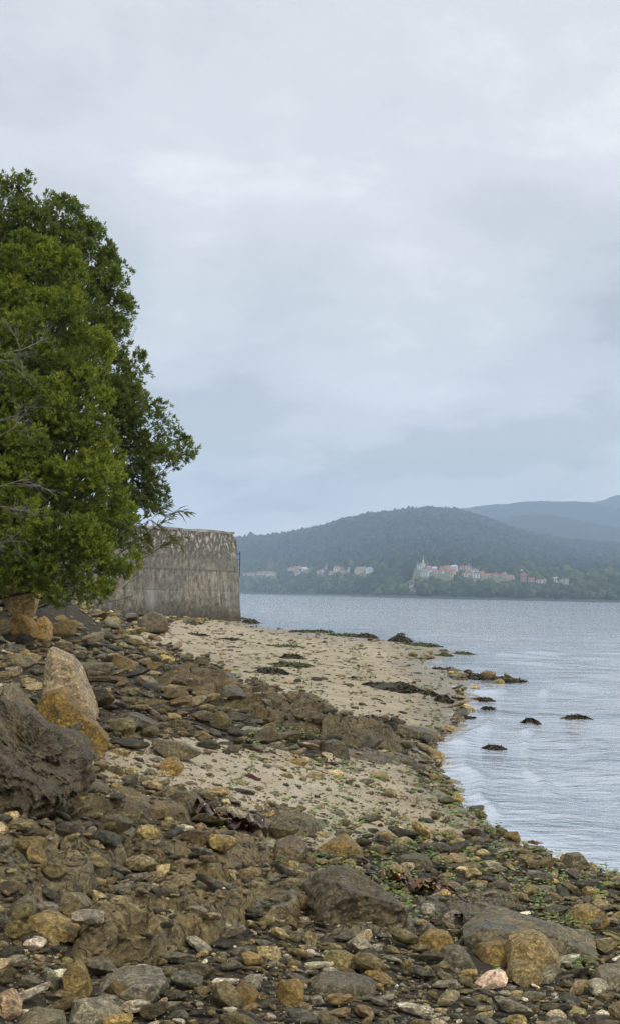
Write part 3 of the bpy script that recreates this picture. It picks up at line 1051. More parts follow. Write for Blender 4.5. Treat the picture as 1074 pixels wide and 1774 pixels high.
# coping stones along the top edge
cop = np.random.default_rng(2)
q = 0.62
cope_mat = simple_mat('coping_stone', (0.10, 0.09, 0.07), (0.45, 0.42, 0.36), 2.2, 0.9, 0.15, 0.8, 0.05)
cz = HT + 0.003
while q < LEN - 1:
    ln = cop.uniform(0.7, 1.5)
    v, f = box_vf(q + .01, q + ln - .01, -0.04, 0.7, 0, cop.uniform(0.13, 0.19))
    v = v + cop.normal(0, 0.012, v.shape)
    Pw = A_ + v[:, :1] * d_ - n_ * (v[:, 1:2] + HT * 0.05) + np.array([0, 0, 1.0]) * (v[:, 2:3] + cz - 0.02) + d_ * 0
    obj('coping_stone', new_mesh('coping_stone', Pw, f, cope_mat), root, tuple(-A_))
    q += ln
# ladder standing off the end of the wall
m_rust = simple_mat('rusty_iron', (0.03, 0.022, 0.018), (0.075, 0.05, 0.035), 6, 0.8, 0.3, 0.3)
LP = A_ - d_ * 0.10 - n_ * 0.25 + d_ * 0.32
lad = obj('wall_ladder', None, None, tuple(LP + np.array([0, 0, 3.35])))
tag(lad, 'thin dark iron ladder fixed to the end of the concrete wall', 'ladder')
for s_ in (0, 0.45):
    b = -d_ * 0.16 - n_ * s_
    pts_ = np.array([b + [0, 0, 0.0], b + [0, 0, 0.8], b + [0, 0, 1.75]])
    obj('rail', new_mesh('rail', *tubes([(pts_, 0.03)], 6), m_rust), lad)
for z in (0.15, 0.5, 0.85, 1.2, 1.6):
    b = -d_ * 0.16 + np.array([0, 0, z])
    obj('rung', new_mesh('rung', *tubes([(np.array([b, b - n_ * 0.22, b - n_ * 0.45]), 0.018)], 5), m_rust), lad)
for z in (0.05, 1.5):
    b = np.array([0, 0, z])
    obj('bracket', new_mesh('bracket', *tubes([(np.array([b + d_ * 0.25, b, b - d_ * 0.16]), 0.02)], 5), m_rust), lad)

# ------------------------------------------------------------------ stones


def chip(P, g, n, lo, hi):
    """knock n flat facets off the corners"""
    P = P.copy()
    for k in range(n):
        v = g.normal(size=3)
        v /= np.linalg.norm(v)
        t = P @ v
        e = t - t.max() * g.uniform(lo, hi)
        P -= np.maximum(e, 0)[:, None] * v
    return P


def rock_shape(seed, level, kind):
    """closed stone, longest side about 2 (radius 1) before scaling; kinds slab, block, round, shard"""
    g = np.random.default_rng(seed)
    D, Fc = ico(level)
    n = {'slab': 11, 'block': 10, 'round': 26, 'shard': 9}[kind]
    N = g.normal(size=(n, 3))
    N /= np.linalg.norm(N, axis=1, keepdims=True)
    dist = g.uniform(0.62, 1.0, n)
    if kind == 'round':
        dist = g.uniform(0.86, 1.0, n)
    if kind in ('slab', 'shard'):
        extra = np.array([[g.normal(0, .12), g.normal(0, .12), 1], [g.normal(0, .12), g.normal(0, .12), -1]])
        extra /= np.linalg.norm(extra, axis=1, keepdims=True)
        N = np.concatenate([N, extra, extra + g.normal(0, 0.25, (2, 3))])
        N /= np.linalg.norm(N, axis=1, keepdims=True)
        dist = np.concatenate([dist, [0.6, 0.6, 0.68, 0.66]])
    c = np.maximum(D @ N.T, 1e-3)
    q = dist[None] / c
    sharp = {'slab': 45.0, 'block': 40.0, 'round': 12.0, 'shard': 50.0}[kind]
    r = -np.log(np.exp(-sharp * np.minimum(q, 3)).sum(1)) / sharp
    r = np.clip(r, 0.25, 1.2)
    P = D * r[:, None]
    asp = {'slab': (1.0, g.uniform(.45, .8), g.uniform(.18, .32)), 'block': (1.0, g.uniform(.55, .85), g.uniform(.36, .58)),
           'round': (1.0, g.uniform(.65, .9), g.uniform(.45, .62)), 'shard': (1.0, g.uniform(.38, .6), g.uniform(.18, .32))}[kind]
    if level >= 3:
        nb = fbm(P * 2.2 + seed * 3.7, 4 if level > 3 else 3, seed)
        P = P * (1 + {'slab': .06, 'block': .06, 'round': .05, 'shard': .06}[kind] * nb)[:, None]
        if kind in ('slab', 'shard'):
            led = vnoise(np.stack([P[:, 2] * 9, P[:, 0] * .6, P[:, 1] * .6], 1) + seed, seed + 3)
            P[:, :2] *= (1 + 0.075 * led)[:, None]
        P = chip(P, g, {'slab': 18, 'block': 18, 'round': 7, 'shard': 14}[kind], .74, .95)
        if level > 3:
            P *= (1 + 0.018 * fbm(P * 9 + seed, 3, seed + 9))[:, None]
    if level < 3:
        P = chip(P, g, 7, .72, .95)
    P = P / np.abs(P).max(0)
    P = P * np.array(asp)
    return P, Fc


KINDS = ['slab', 'slab', 'slab', 'slab', 'block', 'block', 'shard', 'shard']
LIB = {}
for lev, cnt in ((4, 10), (3, 10), (2, 16), (1, 16)):
    for kd in ('slab', 'block', 'round', 'shard'):
        LIB[(lev, kd)] = [rock_shape(100 * lev + 10 * k + len(kd), lev, kd) for k in range(cnt)]
LIBM = {}


def lib_mesh(kd, k):
    if (kd, k) not in LIBM:
        P, Fc = LIB[(4, kd)][k]
        me = new_mesh('stone', P, Fc, M['rock_obj'], True)
        me.set_sharp_from_angle(angle=R_(26))
        vattr(me, 'rloc', P + k * 3.1)
        LIBM[(kd, k)] = me
    return LIBM[(kd, k)]


occ = np.zeros((800, 1100), bool)            # photo area already taken by a larger stone, y from 1000
OY = 1000


def occ_ellipse(px, py, a, b, mark=True):
    x0, x1 = int(max(0, px - a)), int(min(1099, px + a + 1))
    y0, y1 = int(max(0, py - OY - b)), int(min(799, py - OY + b + 1))
    if x1 <= x0 or y1 <= y0:
        return 0.0
    yy, xx = np.mgrid[y0:y1, x0:x1]
    e = ((xx - px) / max(a, 1)) ** 2 + ((yy - (py - OY)) / max(b, 1)) ** 2 <= 1
    f = (occ[y0:y1, x0:x1] & e).sum() / max(1, e.sum())
    if mark:
        occ[y0:y1, x0:x1] |= e
    return f


def occ_poly(poly):
    xs = np.array([p[0] for p in poly])
    ys = np.array([p[1] for p in poly])
    x0, x1, y0, y1 = int(max(0, xs.min())), int(min(1099, xs.max())), int(max(OY, ys.min())), int(min(OY + 799, ys.max()))
    yy, xx = np.mgrid[y0:y1, x0:x1]
    occ[y0 - OY:y1 - OY, x0:x1] |= inpoly(xx, yy, poly)


C_ = {'grey': (.118, .109, .080), 'pale': (.235, .217, .172), 'olive': (.122, .100, .048), 'ochre': (.165, .122, .048), 'dark': (.042, .040, .031), 'brown': (.132, .103, .055),
      'tan': (.215, .178, .108), 'white': (.44, .41, .33), 'red': (.14, .088, .068), 'pink': (.28, .22, .17)}


def jitter(c, g, s=0.30):
    return tuple(np.clip(np.array(c) * np.exp(g.normal(0, s)) * np.exp(g.normal(0, 0.025, 3)), 0.01, 0.8))


# --- the great boulders, each cut to its own outline -------------------------------------------------


def boulder(name, poly, py_base, thick, seed, color, label, lean=0.25, level=6, rough=0.07, mat='bedrock', strata=0.0, px_base=None, sharp=120, facets=12, crag=.24):
    poly = np.array(poly, float)
    if level == 6 and np.ptp(poly[:, 0]) < 150:
        level = 5
    if np.ptp(poly[:, 0]) < 62:
        level = min(level, 4)
    cx = poly[:, 0].mean() if px_base is None else px_base
    B = on_ground(cx, py_base)[0]
    Y = B[1] + thick * 0.35
    W = at_depth(poly[:, 0], poly[:, 1], np.full(len(poly), Y))
    cen = W.mean(0)
    q = W - cen
    order = np.argsort(np.arctan2(q[:, 2], q[:, 0]))
    q = q[order]
    g = np.random.default_rng(seed)
    N, Dd = [], []
    for i in range(len(q)):
        a, b = q[i], q[(i + 1) % len(q)]
        e = np.array([b[0] - a[0], 0, b[2] - a[2]])
        n = np.array([e[2], g.normal(0, 0.12) * np.linalg.norm(e), -e[0]])
        n /= np.linalg.norm(n)
        dd = n @ np.array([a[0], 0, a[2]])
        if dd < 0:
            n, dd = -n, -dd
        N.append(n)
        Dd.append(max(dd, 0.02))
    for n, dd in (((0.1, -1, lean), .5), ((-.35, -1, lean * .6 + .1), .56), ((.4, -1, .05), .58), ((0, 1, .3), .5), ((.4, 1, .1), .52), ((-.4, 1, .2), .5)):
        n = np.array(n, float) + g.normal(0, .05, 3)
        n /= np.linalg.norm(n)
        N.append(n)
        Dd.append(dd * thick)
    N, Dd = np.array(N), np.array(Dd)
    D, Fc = ico(level)
    ext = np.array([np.abs(q[:, 0]).max(), thick * .55, np.abs(q[:, 2]).max()])
    D = D * ext
    D = D / np.linalg.norm(D, axis=1, keepdims=True)
    c = np.maximum(D @ N.T, 1e-3)
    s = ext.max()
    qq = np.minimum(Dd[None] / c / s, 4)
    r = -np.log(np.exp(-sharp * qq).sum(1)) / sharp * s
    P = D * np.maximum(r, 0.1 * s)[:, None]
    u = P / s
    P = P * (1 + rough * fbm(u * 2.3 + seed, 5, seed, 0.55))[:, None]
    P = P + (D * (rough * s * crag * ridged(u * 6 + seed, 4, seed + 4, .6))[:, None])
    if strata:
        P = P + D * (strata * s * vnoise(np.stack([u[:, 0] * 2 + u[:, 2] * 7, u[:, 2] * 9 - u[:, 0] * 4, u[:, 1] * 3], 1), seed + 6))[:, None]
    P = chip(P, g, facets, .89, .99)
    u = P / s
    P = P + D * (.012 * s * fbm(u * 12 + seed, 4, seed + 8, .6))[:, None]
    me = new_mesh(name, P, Fc, M[mat], True)
    me.set_sharp_from_angle(angle=R_(26))
    vattr(me, 'rloc', P / s * 1.6 + seed)
    o = obj(name, me, None, tuple(cen))
    o.color = (color[0] * 1.2, color[1] * 1.10, color[2] * .86, 1)
    tag(o, label, 'rock')
    occ_poly([tuple(p) for p in poly])
    return o


boulder('boulder', [(66, 1256), (74, 1195), (81, 1140), (90, 1119), (108, 1126), (124, 1134), (146, 1182), (167, 1232), (168, 1250), (118, 1262)], 1262, .42, 11, (.150, .130, .104), 'pale grey brown boulder standing on end like a tilted slab', .35, 6, .05)
boulder('boulder', [(54, 1240), (82, 1194), (108, 1190), (138, 1216), (170, 1252), (195, 1288), (184, 1298), (130, 1302), (74, 1268)], 1300, .40, 12, (.095, .068, .021), 'mustard brown pointed boulder leaning on the tilted pale slab', .5, 6, .045)
boulder('boulder', [(103, 1260), (142, 1250), (140, 1280), (130, 1304), (108, 1300)], 1304, .16, 13, (.07, .066, .062), 'dark grey upright block in front of the mustard boulder', .15, 5, .05)
boulder('boulder', [(8, 1215), (18, 1180), (30, 1195), (52, 1222), (54, 1240), (20, 1240)], 1240, .3, 14, (.095, .088, .075), 'grey pointed rock behind the dark outcrop at the left edge', .3, 5, .06)
boulder('boulder', [(-60, 1225), (-10, 1195), (30, 1232), (80, 1262), (125, 1300), (138, 1335), (118, 1400), (60, 1420), (-60, 1430)], 1425, 1.0, 15, (.036, .032, .024), 'large dark craggy outcrop at the left edge of the beach', .6, 7, .26, strata=.05, sharp=30, facets=26, crag=.36)
boulder('boulder', [(528, 1570), (532, 1540), (556, 1518), (598, 1510), (648, 1530), (682, 1556), (692, 1582), (660, 1600), (575, 1598)], 1602, .5, 16, (.052, .047, .037), 'big rounded brown grey boulder with slanting seams in the centre foreground', 1.7, 6, .09, strata=.05, facets=22, crag=.45)
boulder('boulder', [(868, 1650), (880, 1625), (918, 1610), (945, 1625), (970, 1660), (966, 1680), (930, 1684), (885, 1672)], 1682, .22, 17, (.165, .135, .078), 'large tan boulder right of the foreground beside the brown holdfast', .9, 6, .05, facets=34, crag=.15, sharp=90)
boulder('boulder', [(876, 1690), (885, 1668), (908, 1664), (935, 1680), (944, 1700), (920, 1704), (885, 1702)], 1704, .16, 18, (.155, .13, .078), 'tan loaf shaped rock just below the large tan boulder', .9, 5, .04, facets=28, crag=.15, sharp=90)
boulder('boulder', [(824, 1655), (835, 1636), (865, 1632), (880, 1650), (872, 1668), (840, 1668)], 1668, .14, 19, (.15, .115, .055), 'rough ochre rock touching the left side of the large tan boulder', .5, 5, .07)
boulder('boulder', [(108, 1690), (120, 1675), (136, 1662), (150, 1680), (161, 1712), (150, 1728), (122, 1724)], 1728, .10, 20, (.16, .13, .072), 'upright pointed tan stone in the left foreground', .3, 5, .05)
boulder('boulder', [(160, 1722), (185, 1698), (225, 1688), (285, 1690), (292, 1706), (280, 1728), (215, 1730)], 1731, .24, 21, (.115, .118, .118), 'broad flat blue grey slate slab in the left foreground', 1.4, 6, .03, strata=.014)
boulder('boulder', [(122, 1756), (130, 1734), (165, 1732), (200, 1748), (222, 1776), (180, 1784), (140, 1776)], 1780, .16, 22, (.15, .148, .138), 'banded pale grey rock at the bottom edge left of centre', .8, 6, .06, strata=.03)
boulder('boulder', [(480, 1722), (490, 1702), (512, 1700), (527, 1716), (524, 1736), (500, 1738)], 1738, .12, 23, (.145, .105, .035), 'chunky ochre brown stone in the centre foreground', .5, 5, .06)
boulder('boulder', [(400, 1730), (412, 1712), (425, 1704), (448, 1724), (440, 1738), (415, 1740)], 1740, .11, 24, (.125, .088, .038), 'angular brown stone with a ridge left of the chunky ochre stone', .5, 5, .04)
boulder('boulder', [(540, 1700), (555, 1690), (640, 1700), (652, 1712), (640, 1722), (560, 1726), (542, 1718)], 1726, .2, 25, (.078, .076, .066), 'long dark layered slate block in the centre foreground', .9, 6, .04, strata=.03)
boulder('boulder', [(560, 1664), (575, 1648), (600, 1648), (625, 1662), (622, 1680), (580, 1684)], 1684, .14, 26, (.15, .135, .075), 'rounded speckled tan stone above the long dark slate block', .6, 5, .05)
boulder('boulder', [(758, 1665), (768, 1642), (790, 1640), (815, 1660), (822, 1678), (790, 1676)], 1678, .14, 27, (.085, .085, .084), 'grey fine banded slab left of the rough ochre rock', .7, 5, .05, strata=.02)
boulder('boulder', [(715, 1630), (740, 1614), (775, 1616), (785, 1632), (772, 1645), (730, 1642)], 1645, .15, 28, (.145, .108, .042), 'smooth ochre brown rock in the right foreground', .6, 5, .05)
boulder('boulder', [(690, 1490), (694, 1483), (738, 1482), (748, 1495), (746, 1506), (695, 1502)], 1508, .16, 29, (.06, .06, .052), 'blocky dark slab above the brown kelp', .5, 5, .05)
boulder('boulder', [(555, 1470), (575, 1453), (600, 1450), (625, 1470), (630, 1490), (590, 1486)], 1490, .24, 30, (.115, .088, .04), 'mossy olive brown boulder above the big seamed boulder', .6, 5, .06)
boulder('boulder', [(680, 1272), (684, 1254), (700, 1256), (756, 1270), (758, 1280), (740, 1281)], 1281, .35, 31, (.055, .052, .042), 'long dark flat slab at the waterline where the sand ends', .8, 5, .03)
boulder('boulder', [(975, 1500), (985, 1480), (1005, 1478), (1018, 1496), (1000, 1504)], 1504, .22, 32, (.085, .08, .06), 'grey boulder at the water edge on the right', .5, 5, .06)
boulder('boulder', [(1045, 1500), (1060, 1488), (1085, 1490), (1085, 1504), (1055, 1504)], 1504, .2, 33, (.10, .078, .04), 'brown rock in the water at the right edge', .5, 5, .06)
boulder('boulder', [(240, 1090), (252, 1066), (270, 1060), (286, 1068), (290, 1096), (262, 1100)], 1098, 1.2, 34, (.055, .050, .044), 'big dark angular rock at the foot of the concrete wall', .4, 5, .06)
boulder('boulder', [(8, 1045), (16, 1022), (60, 1020), (70, 1030), (60, 1065), (40, 1082), (22, 1065)], 1102, .8, 35, (.19, .15, .09), 'large cracked pale brown rock face under the tree', .0, 6, .06)
boulder('boulder', [(18, 1085), (28, 1064), (50, 1068), (62, 1085), (60, 1105), (25, 1104)], 1106, .6, 36, (.17, .12, .045), 'yellowish block below the cracked rock face under the tree', .2, 5, .06)
boulder('boulder', [(66, 1100), (68, 1072), (80, 1068), (90, 1082), (86, 1110), (70, 1112)], 1114, .35, 37, (.20, .155, .085), 'squared tan block standing right of the cracked rock face', .2, 5, .05)
boulder('boulder', [(200, 1155), (203, 1132), (212, 1136), (240, 1148), (240, 1157), (210, 1160)], 1160, .5, 38, (.105, .085, .05), 'brown wedge shaped rock at the left edge of the upper sand', .3, 5, .05)
boulder('boulder', [(60, 1165), (62, 1154), (120, 1150), (200, 1148), (200, 1160), (140, 1163)], 1165, .4, 39, (.065, .064, .052), 'long low dark slab lying beside the brown wedge shaped rock', .9, 5, .04, strata=.01, px_base=150)
boulder('boulder', [(330, 1186), (332, 1160), (345, 1156), (398, 1165), (410, 1180), (370, 1192)], 1192, .7, 40, (.058, .050, .038), 'dark steep sided rock at the upper end of the weedy ridge', .4, 5, .07)
boulder('boulder', [(200, 1245), (210, 1236), (230, 1234), (280, 1256), (270, 1266), (215, 1256)], 1266, .3, 41, (.052, .051, .048), 'black angular slab right of the mustard boulder', .6, 5, .05)
boulder('boulder', [(262, 1290), (275, 1281), (310, 1285), (350, 1302), (340, 1314), (280, 1306)], 1314, .28, 42, (.078, .072, .058), 'long grey brown slab lying at the upper rim of the lower sand', .7, 5, .05, strata=.015)
boulder('boulder', [(278, 1334), (283, 1317), (305, 1315), (318, 1328), (312, 1342), (288, 1342)], 1342, .16, 43, (.15, .11, .045), 'blocky ochre stone on the lower sand', .5, 5, .06)
boulder('boulder', [(124, 1360), (130, 1345), (160, 1350), (192, 1370), (190, 1384), (150, 1386)], 1388, .25, 44, (.062, .058, .046), 'dark wet rock right of the craggy outcrop', .6, 5, .06)
boulder('boulder', [(300, 1385), (305, 1370), (330, 1372), (366, 1402), (350, 1412), (320, 1405)], 1412, .22, 45, (.066, .06, .048), 'dark wedge of rock above the purple kelp', .5, 5, .06)
boulder('boulder', [(205, 1400), (215, 1388), (235, 1385), (262, 1408), (258, 1416), (222, 1412)], 1418, .2, 46, (.07, .064, .05), 'brown grey wedge rock below the lower sand', .5, 5, .06)
boulder('boulder', [(472, 1480), (480, 1458), (510, 1455), (530, 1470), (526, 1488), (500, 1496)], 1496, .2, 47, (.082, .07, .055), 'squat brown block right of the purple kelp', .4, 5, .05)
boulder('boulder', [(555, 1305), (562, 1285), (582, 1281), (602, 1296), (604, 1310), (575, 1312)], 1312, .4, 48, (.045, .044, .036), 'rounded dark rock at the front of the weedy ridge', .5, 5, .06)
boulder('boulder', [(535, 1258), (540, 1240), (560, 1238), (582, 1245), (580, 1256)], 1260, .3, 49, (.04, .04, .036), 'black smooth rock on top of the weedy ridge', .5, 5, .05)
boulder('boulder', [(820, 1690), (800, 1600), (840, 1585), (920, 1588), (1000, 1612), (1050, 1642), (1040, 1652), (960, 1650)], 1655, .5, 50, (.074, .071, .058), 'wide flat dark slab lying behind the large tan boulder', 2.2, 6, .03, strata=.008)
boulder('boulder', [(986, 1588), (1000, 1572), (1030, 1570), (1052, 1592), (1040, 1604), (1010, 1604)], 1606, .17, 51, (.16, .13, .062), 'tan wedge stone at the right edge above the flat dark slab', .6, 5, .05)
boulder('boulder', [(1028, 1700), (1036, 1682), (1090, 1676), (1090, 1712), (1050, 1714)], 1714, .2, 52, (.12, .115, .10), 'grey speckled boulder at the right edge of the foreground', .5, 5, .06)
boulder('boulder', [(36, 1608), (48, 1590), (75, 1582), (100, 1590), (138, 1612), (130, 1628), (90, 1624)], 1628, .16, 53, (.155, .125, .065), 'rounded tan cobble with a dark underside in the left foreground', .5, 5, .05, px_base=95)
boulder('boulder', [(14, 1575), (30, 1560), (50, 1552), (66, 1570), (60, 1584), (25, 1586)], 1586, .13, 54, (.11, .108, .095), 'grey banded cobble at the left of the foreground', .5, 5, .05, strata=.02)
boulder('boulder', [(98, 1560), (105, 1545), (140, 1548), (160, 1570), (150, 1580), (120, 1576)], 1580, .14, 55, (.12, .115, .095), 'pale grey lens shaped stone beside the brown outcrop', .6, 5, .05, strata=.02)
boulder('boulder', [(-10, 1760), (-5, 1725), (20, 1715), (40, 1740), (36, 1752), (10, 1764)], 1764, .12, 56, (.24, .19, .165), 'pinkish stone at the lower left corner', .5, 5, .05)
boulder('boulder', [(14, 1790), (20, 1770), (60, 1752), (110, 1756), (116, 1782), (60, 1795)], 1795, .18, 57, (.12, .118, .10), 'long grey slab cut by the bottom edge of the picture', 1.0, 5, .04, strata=.02)
boulder('boulder', [(-6, 1432), (4, 1412), (26, 1408), (32, 1420), (24, 1438), (4, 1444)], 1446, .12, 58, (.36, .31, .21), 'pale cream angular block at the left edge', .3, 5, .05)
boulder('boulder', [(352, 1454), (360, 1440), (375, 1438), (398, 1456), (392, 1466), (368, 1464)], 1468, .15, 59, (.075, .076, .074), 'smooth blue grey stone below the purple kelp', .5, 5, .04)
boulder('boulder', [(270, 1516), (272, 1502), (300, 1500), (314, 1510), (300, 1520)], 1520, .1, 60, (.34, .29, .19), 'pale cream flat stone lying on the brown outcrop', .9, 5, .04)
boulder('boulder', [(545, 1530), (550, 1514), (566, 1512), (582, 1525), (578, 1540), (556, 1542)], 1548, .1, 61, (.17, .13, .065), 'small ochre stone perched on the big seamed boulder', .4, 5, .06, px_base=562)

# --- bedrock ribs: low outcrops growing out of the beach -------------------------------------------


def outcrop(p1, p2_, width, height, seed, color, label, steep=2.6, lumps=.35, cell=.018, pits=(), rugged=1.0):
    a, b = on_ground([p1[0], p2_[0]], [p1[1], p2_[1]])
    c = (a + b) / 2
    ax = (b - a)[:2]
    L = np.linalg.norm(ax) / 2
    ax = ax / (2 * L)
    nx = np.array([-ax[1], ax[0]])
    hw = width / 2
    cell = max(.011, math.sqrt(L * hw) * 2.5 / (150 if p1[1] > 1400 else 115))
    nu, nv = int(L * 2.5 / cell), int(hw * 2.5 / cell)
    u, v = np.meshgrid(np.linspace(-1.25, 1.25, nu), np.linspace(-1.25, 1.25, nv), indexing='ij')
    u, v = u.ravel(), v.ravel()
    X = c[0] + u * L * ax[0] + v * hw * nx[0]
    Yv = c[1] + u * L * ax[1] + v * hw * nx[1]
    q = p2(X, Yv)
    wu = u + .22 * fbm(q * 1.6 / max(L, .4), 3, seed)
    wv2 = v + .28 * fbm(q * 1.8 / max(hw, .3), 3, seed + 7)
    e = np.abs(wu) ** steep + np.abs(wv2) ** steep
    f = 1 - sstep(.35, 1.2, e)
    # broken blocks: every block has its own tilted top, set along the grain of the rib
    g = np.random.default_rng(seed)
    ul, vl = u * L, v * hw
    def blocks(cs, seed2, stretch):
        jx, jy = .35 * cs * fbm(q / cs * .9, 3, seed2), .35 * cs * fbm(q / cs * .9 + 50, 3, seed2 + 1)
        ns = max(6, int(1.6 * L * 2.5 * hw * 2.5 / (cs * cs * stretch)))
        S = np.stack([g.uniform(-1.25 * L, 1.25 * L, ns), g.uniform(-1.25 * hw, 1.25 * hw, ns)], 1)
        A2 = np.stack([(ul + jx) / stretch, vl + jy], 1)
        S2 = S / np.array([stretch, 1])
        near_i = np.empty(len(ul), int)
        for s_ in range(0, len(ul), 20000):
            near_i[s_:s_ + 20000] = ((A2[s_:s_ + 20000, None] - S2[None]) ** 2).sum(-1).argmin(1)
        base_ = g.normal(0, 1, ns)
        tu, tv = g.normal(.15, .25, ns), g.normal(.35, .35, ns)
        return base_[near_i] * .5 + ((ul - S[near_i, 0]) * tu[near_i] + (vl - S[near_i, 1]) * tv[near_i]) / cs
    bigl = fbm(q * 1.4 / max(hw, .35), 4, seed + 3)
    b1 = blocks(max(.16, hw * .42), seed + 20, 1.9)
    b2 = blocks(max(.07, hw * .16), seed + 30, 1.7)
    saw = b2 * .5
    h = height * f * (1 - lumps + lumps * 1.6 * (bigl + .4)) + f * rugged * (height * .27 * b1 + height * .12 * b2 + height * .05 * ridged(q * 4.5, 5, seed + 4, .6) + .008 * fbm(q * 17, 4, seed + 5))
    lay = (vl + .25 * ul + .05 * fbm(q * 3, 3, seed + 2)) / .055
    h = h + f * rugged * height * .13 * (np.mod(lay, 1) ** 2 - .4) * (.5 + .5 * vnoise(q * 2.2, seed + 14))
    g0 = H(X, Yv)
    Z = g0 - .12 * (1 - f) + h
    pools = []
    for (pxp, pyp, rad, dpt) in pits:
        vx, vy = to_px(np.stack([X, Yv, Z], 1))
        far_ = np.hypot(X, Yv) + 50 * (np.hypot(vx - pxp, vy - pyp) > 7) + .02 * np.hypot(vx - pxp, vy - pyp)
        i0 = np.argmin(far_)
        cx, cy = X[i0], Yv[i0]
        d0 = np.sqrt(((X - cx) / rad) ** 2 + ((Yv - cy) / (rad * 1.25)) ** 2)
        zc_ = np.median(Z[d0 < .6]) - .006
        wob_ = d0 + .22 * fbm(q * 7, 3, seed + 11)
        k = 1 - sstep(.5, .95, wob_)
        Z = np.where(k > 0, np.minimum(Z, zc_ + .02), Z) * (1 - k) + (zc_ - dpt) * k
        lip = sstep(.75, .95, d0) * (1 - sstep(1.15, 1.6, d0))
        Z = np.where(lip > 0, Z + lip * np.maximum(zc_ + .012 - Z, 0), Z)
        pools.append((cx, cy, zc_ - dpt, rad))
    P = np.stack([X, Yv, Z], 1) - c
    # lean the layers so that edges overhang slightly
    P[:, :2] += (np.clip(saw, -1, 1) * f * .02)[:, None] * nx
    me = new_mesh('outcrop', P, grid_faces(nu, nv), M['bedrock'], True)
    me.set_sharp_from_angle(angle=R_(32))
    if me.polygons[len(me.polygons) // 2].normal.z < 0:
        me.flip_normals()
    vattr(me, 'rloc', P * 1.7 + seed)
    o = obj('bedrock_outcrop', me, None, tuple(c))
    o.color = (color[0] * 1.0, color[1] * .94, color[2] * .76, 1)
    tag(o, label, 'outcrop')
    px, py = to_px(np.stack([X, Yv, Z], 1))
    OUTC.append((c, ax, nx, L, hw, nu, nv, Z.reshape(nu, nv), f.reshape(nu, nv)))
    on = f > .42
    ok = on & (px > 0) & (px < 1099) & (py > OY) & (py < OY + 799)
    return pools


OUTC = []


def over_outcrop(x, y):
    """height of the highest outcrop at x, y (-9 where none) and how much rock is there"""
    z, w = np.full(len(x), -9.0), np.zeros(len(x))
    for c, ax, nx, L, hw, nu, nv, Z, f in OUTC:
        u = ((x - c[0]) * ax[0] + (y - c[1]) * ax[1]) / L
        v = ((x - c[0]) * nx[0] + (y - c[1]) * nx[1]) / hw
        i = np.rint((u / 2.5 + .5) * (nu - 1)).astype(int)
        j = np.rint((v / 2.5 + .5) * (nv - 1)).astype(int)
        ok = (i >= 0) & (i < nu) & (j >= 0) & (j < nv)
        i, j = np.clip(i, 0, nu - 1), np.clip(j, 0, nv - 1)
        z = np.where(ok, np.maximum(z, Z[i, j]), z)
        w = np.where(ok, np.maximum(w, f[i, j]), w)
    return z, w


POOLS = []
POOLS += outcrop((-20, 1520), (190, 1455), .55, .11, 201, (.074, .066, .05), 'low rounded brown outcrop with wet hollows left of centre', 2.4, .3, pits=((120, 1490, .09, .012),))
POOLS += outcrop((160, 1680), (420, 1540), .48, .13, 202, (.092, .078, .050), 'long tan bedrock rib holding a small pool in the left foreground', 2.6, .3, pits=((238, 1612, .085, .03),))
POOLS += outcrop((200, 1500), (480, 1470), .55, .09, 203, (.080, .068, .044), 'broad weathered outcrop behind the rib with the pool', 2.3, .35, pits=())
POOLS += outcrop((420, 1575), (570, 1530), .36, .08, 204, (.078, .068, .046), 'brown bedrock between the pool rib and the big seamed boulder', 2.2, .35, pits=((462, 1556, .13, .012), (415, 1560, .09, .012)))
POOLS += outcrop((380, 1440), (560, 1425), .42, .07, 205, (.062, .056, .044), 'flat dark outcrop just behind the purple kelp', 2.2, .35)
POOLS += outcrop((290, 1180), (480, 1225), 1.9, .17, 206, (.068, .056, .034), 'upper stretch of the weedy dark bedrock ridge', 2.2, .4, rugged=1.3, pits=((395, 1215, .2, .02),))
POOLS += outcrop((400, 1230), (600, 1262), 1.4, .22, 207, (.060, .052, .032), 'middle stretch of the weedy dark bedrock ridge', 2.2, .45, rugged=1.4, pits=((455, 1245, .16, .02),))
POOLS += outcrop((480, 1262), (700, 1290), 1.0, .20, 208, (.056, .050, .034), 'seaward end of the weedy dark bedrock ridge', 2.2, .45, rugged=1.4)
POOLS += outcrop((590, 1312), (720, 1312), .5, .06, 209, (.065, .062, .056), 'flat wet grey rock shelf on the sand in front of the ridge', 2.2, .3)
POOLS += outcrop((120, 1395), (330, 1420), .36, .09, 210, (.066, .060, .046), 'low dark rock shelf above the brown outcrops', 2.2, .4)
POOLS += outcrop((560, 1620), (760, 1600), .26, .05, 211, (.07, .068, .058), 'low grey slate shelf below the big seamed boulder', 2.2, .4)
POOLS += outcrop((700, 1590), (900, 1555), .34, .06, 212, (.066, .064, .054), 'low wet slate shelf to the right of the brown kelp', 2.2, .4)
m, nt, out = new_mat('pool_water')
pos = nt.nodes.new('ShaderNodeNewGeometry').outputs['Position']
wn = bump(nt, noise_node(nt, mapping(nt, pos, (1, 2.5, 1)), 18, 3), 0.12, 0.01)
fr = nt.nodes.new('ShaderNodeFresnel')
fr.inputs[0].default_value = 1.333
gl = nt.nodes.new('ShaderNodeBsdfGlossy')
gl.inputs['Roughness'].default_value = 0.03
lk(nt, wn, gl.inputs['Normal'])
tr = nt.nodes.new('ShaderNodeBsdfTransparent')
tr.inputs[0].default_value = (.75, .74, .68, 1)
mx = nt.nodes.new('ShaderNodeMixShader')
lk(nt, fr.outputs[0], mx.inputs[0])
lk(nt, tr.outputs[0], mx.inputs[1])
lk(nt, gl.outputs[0], mx.inputs[2])
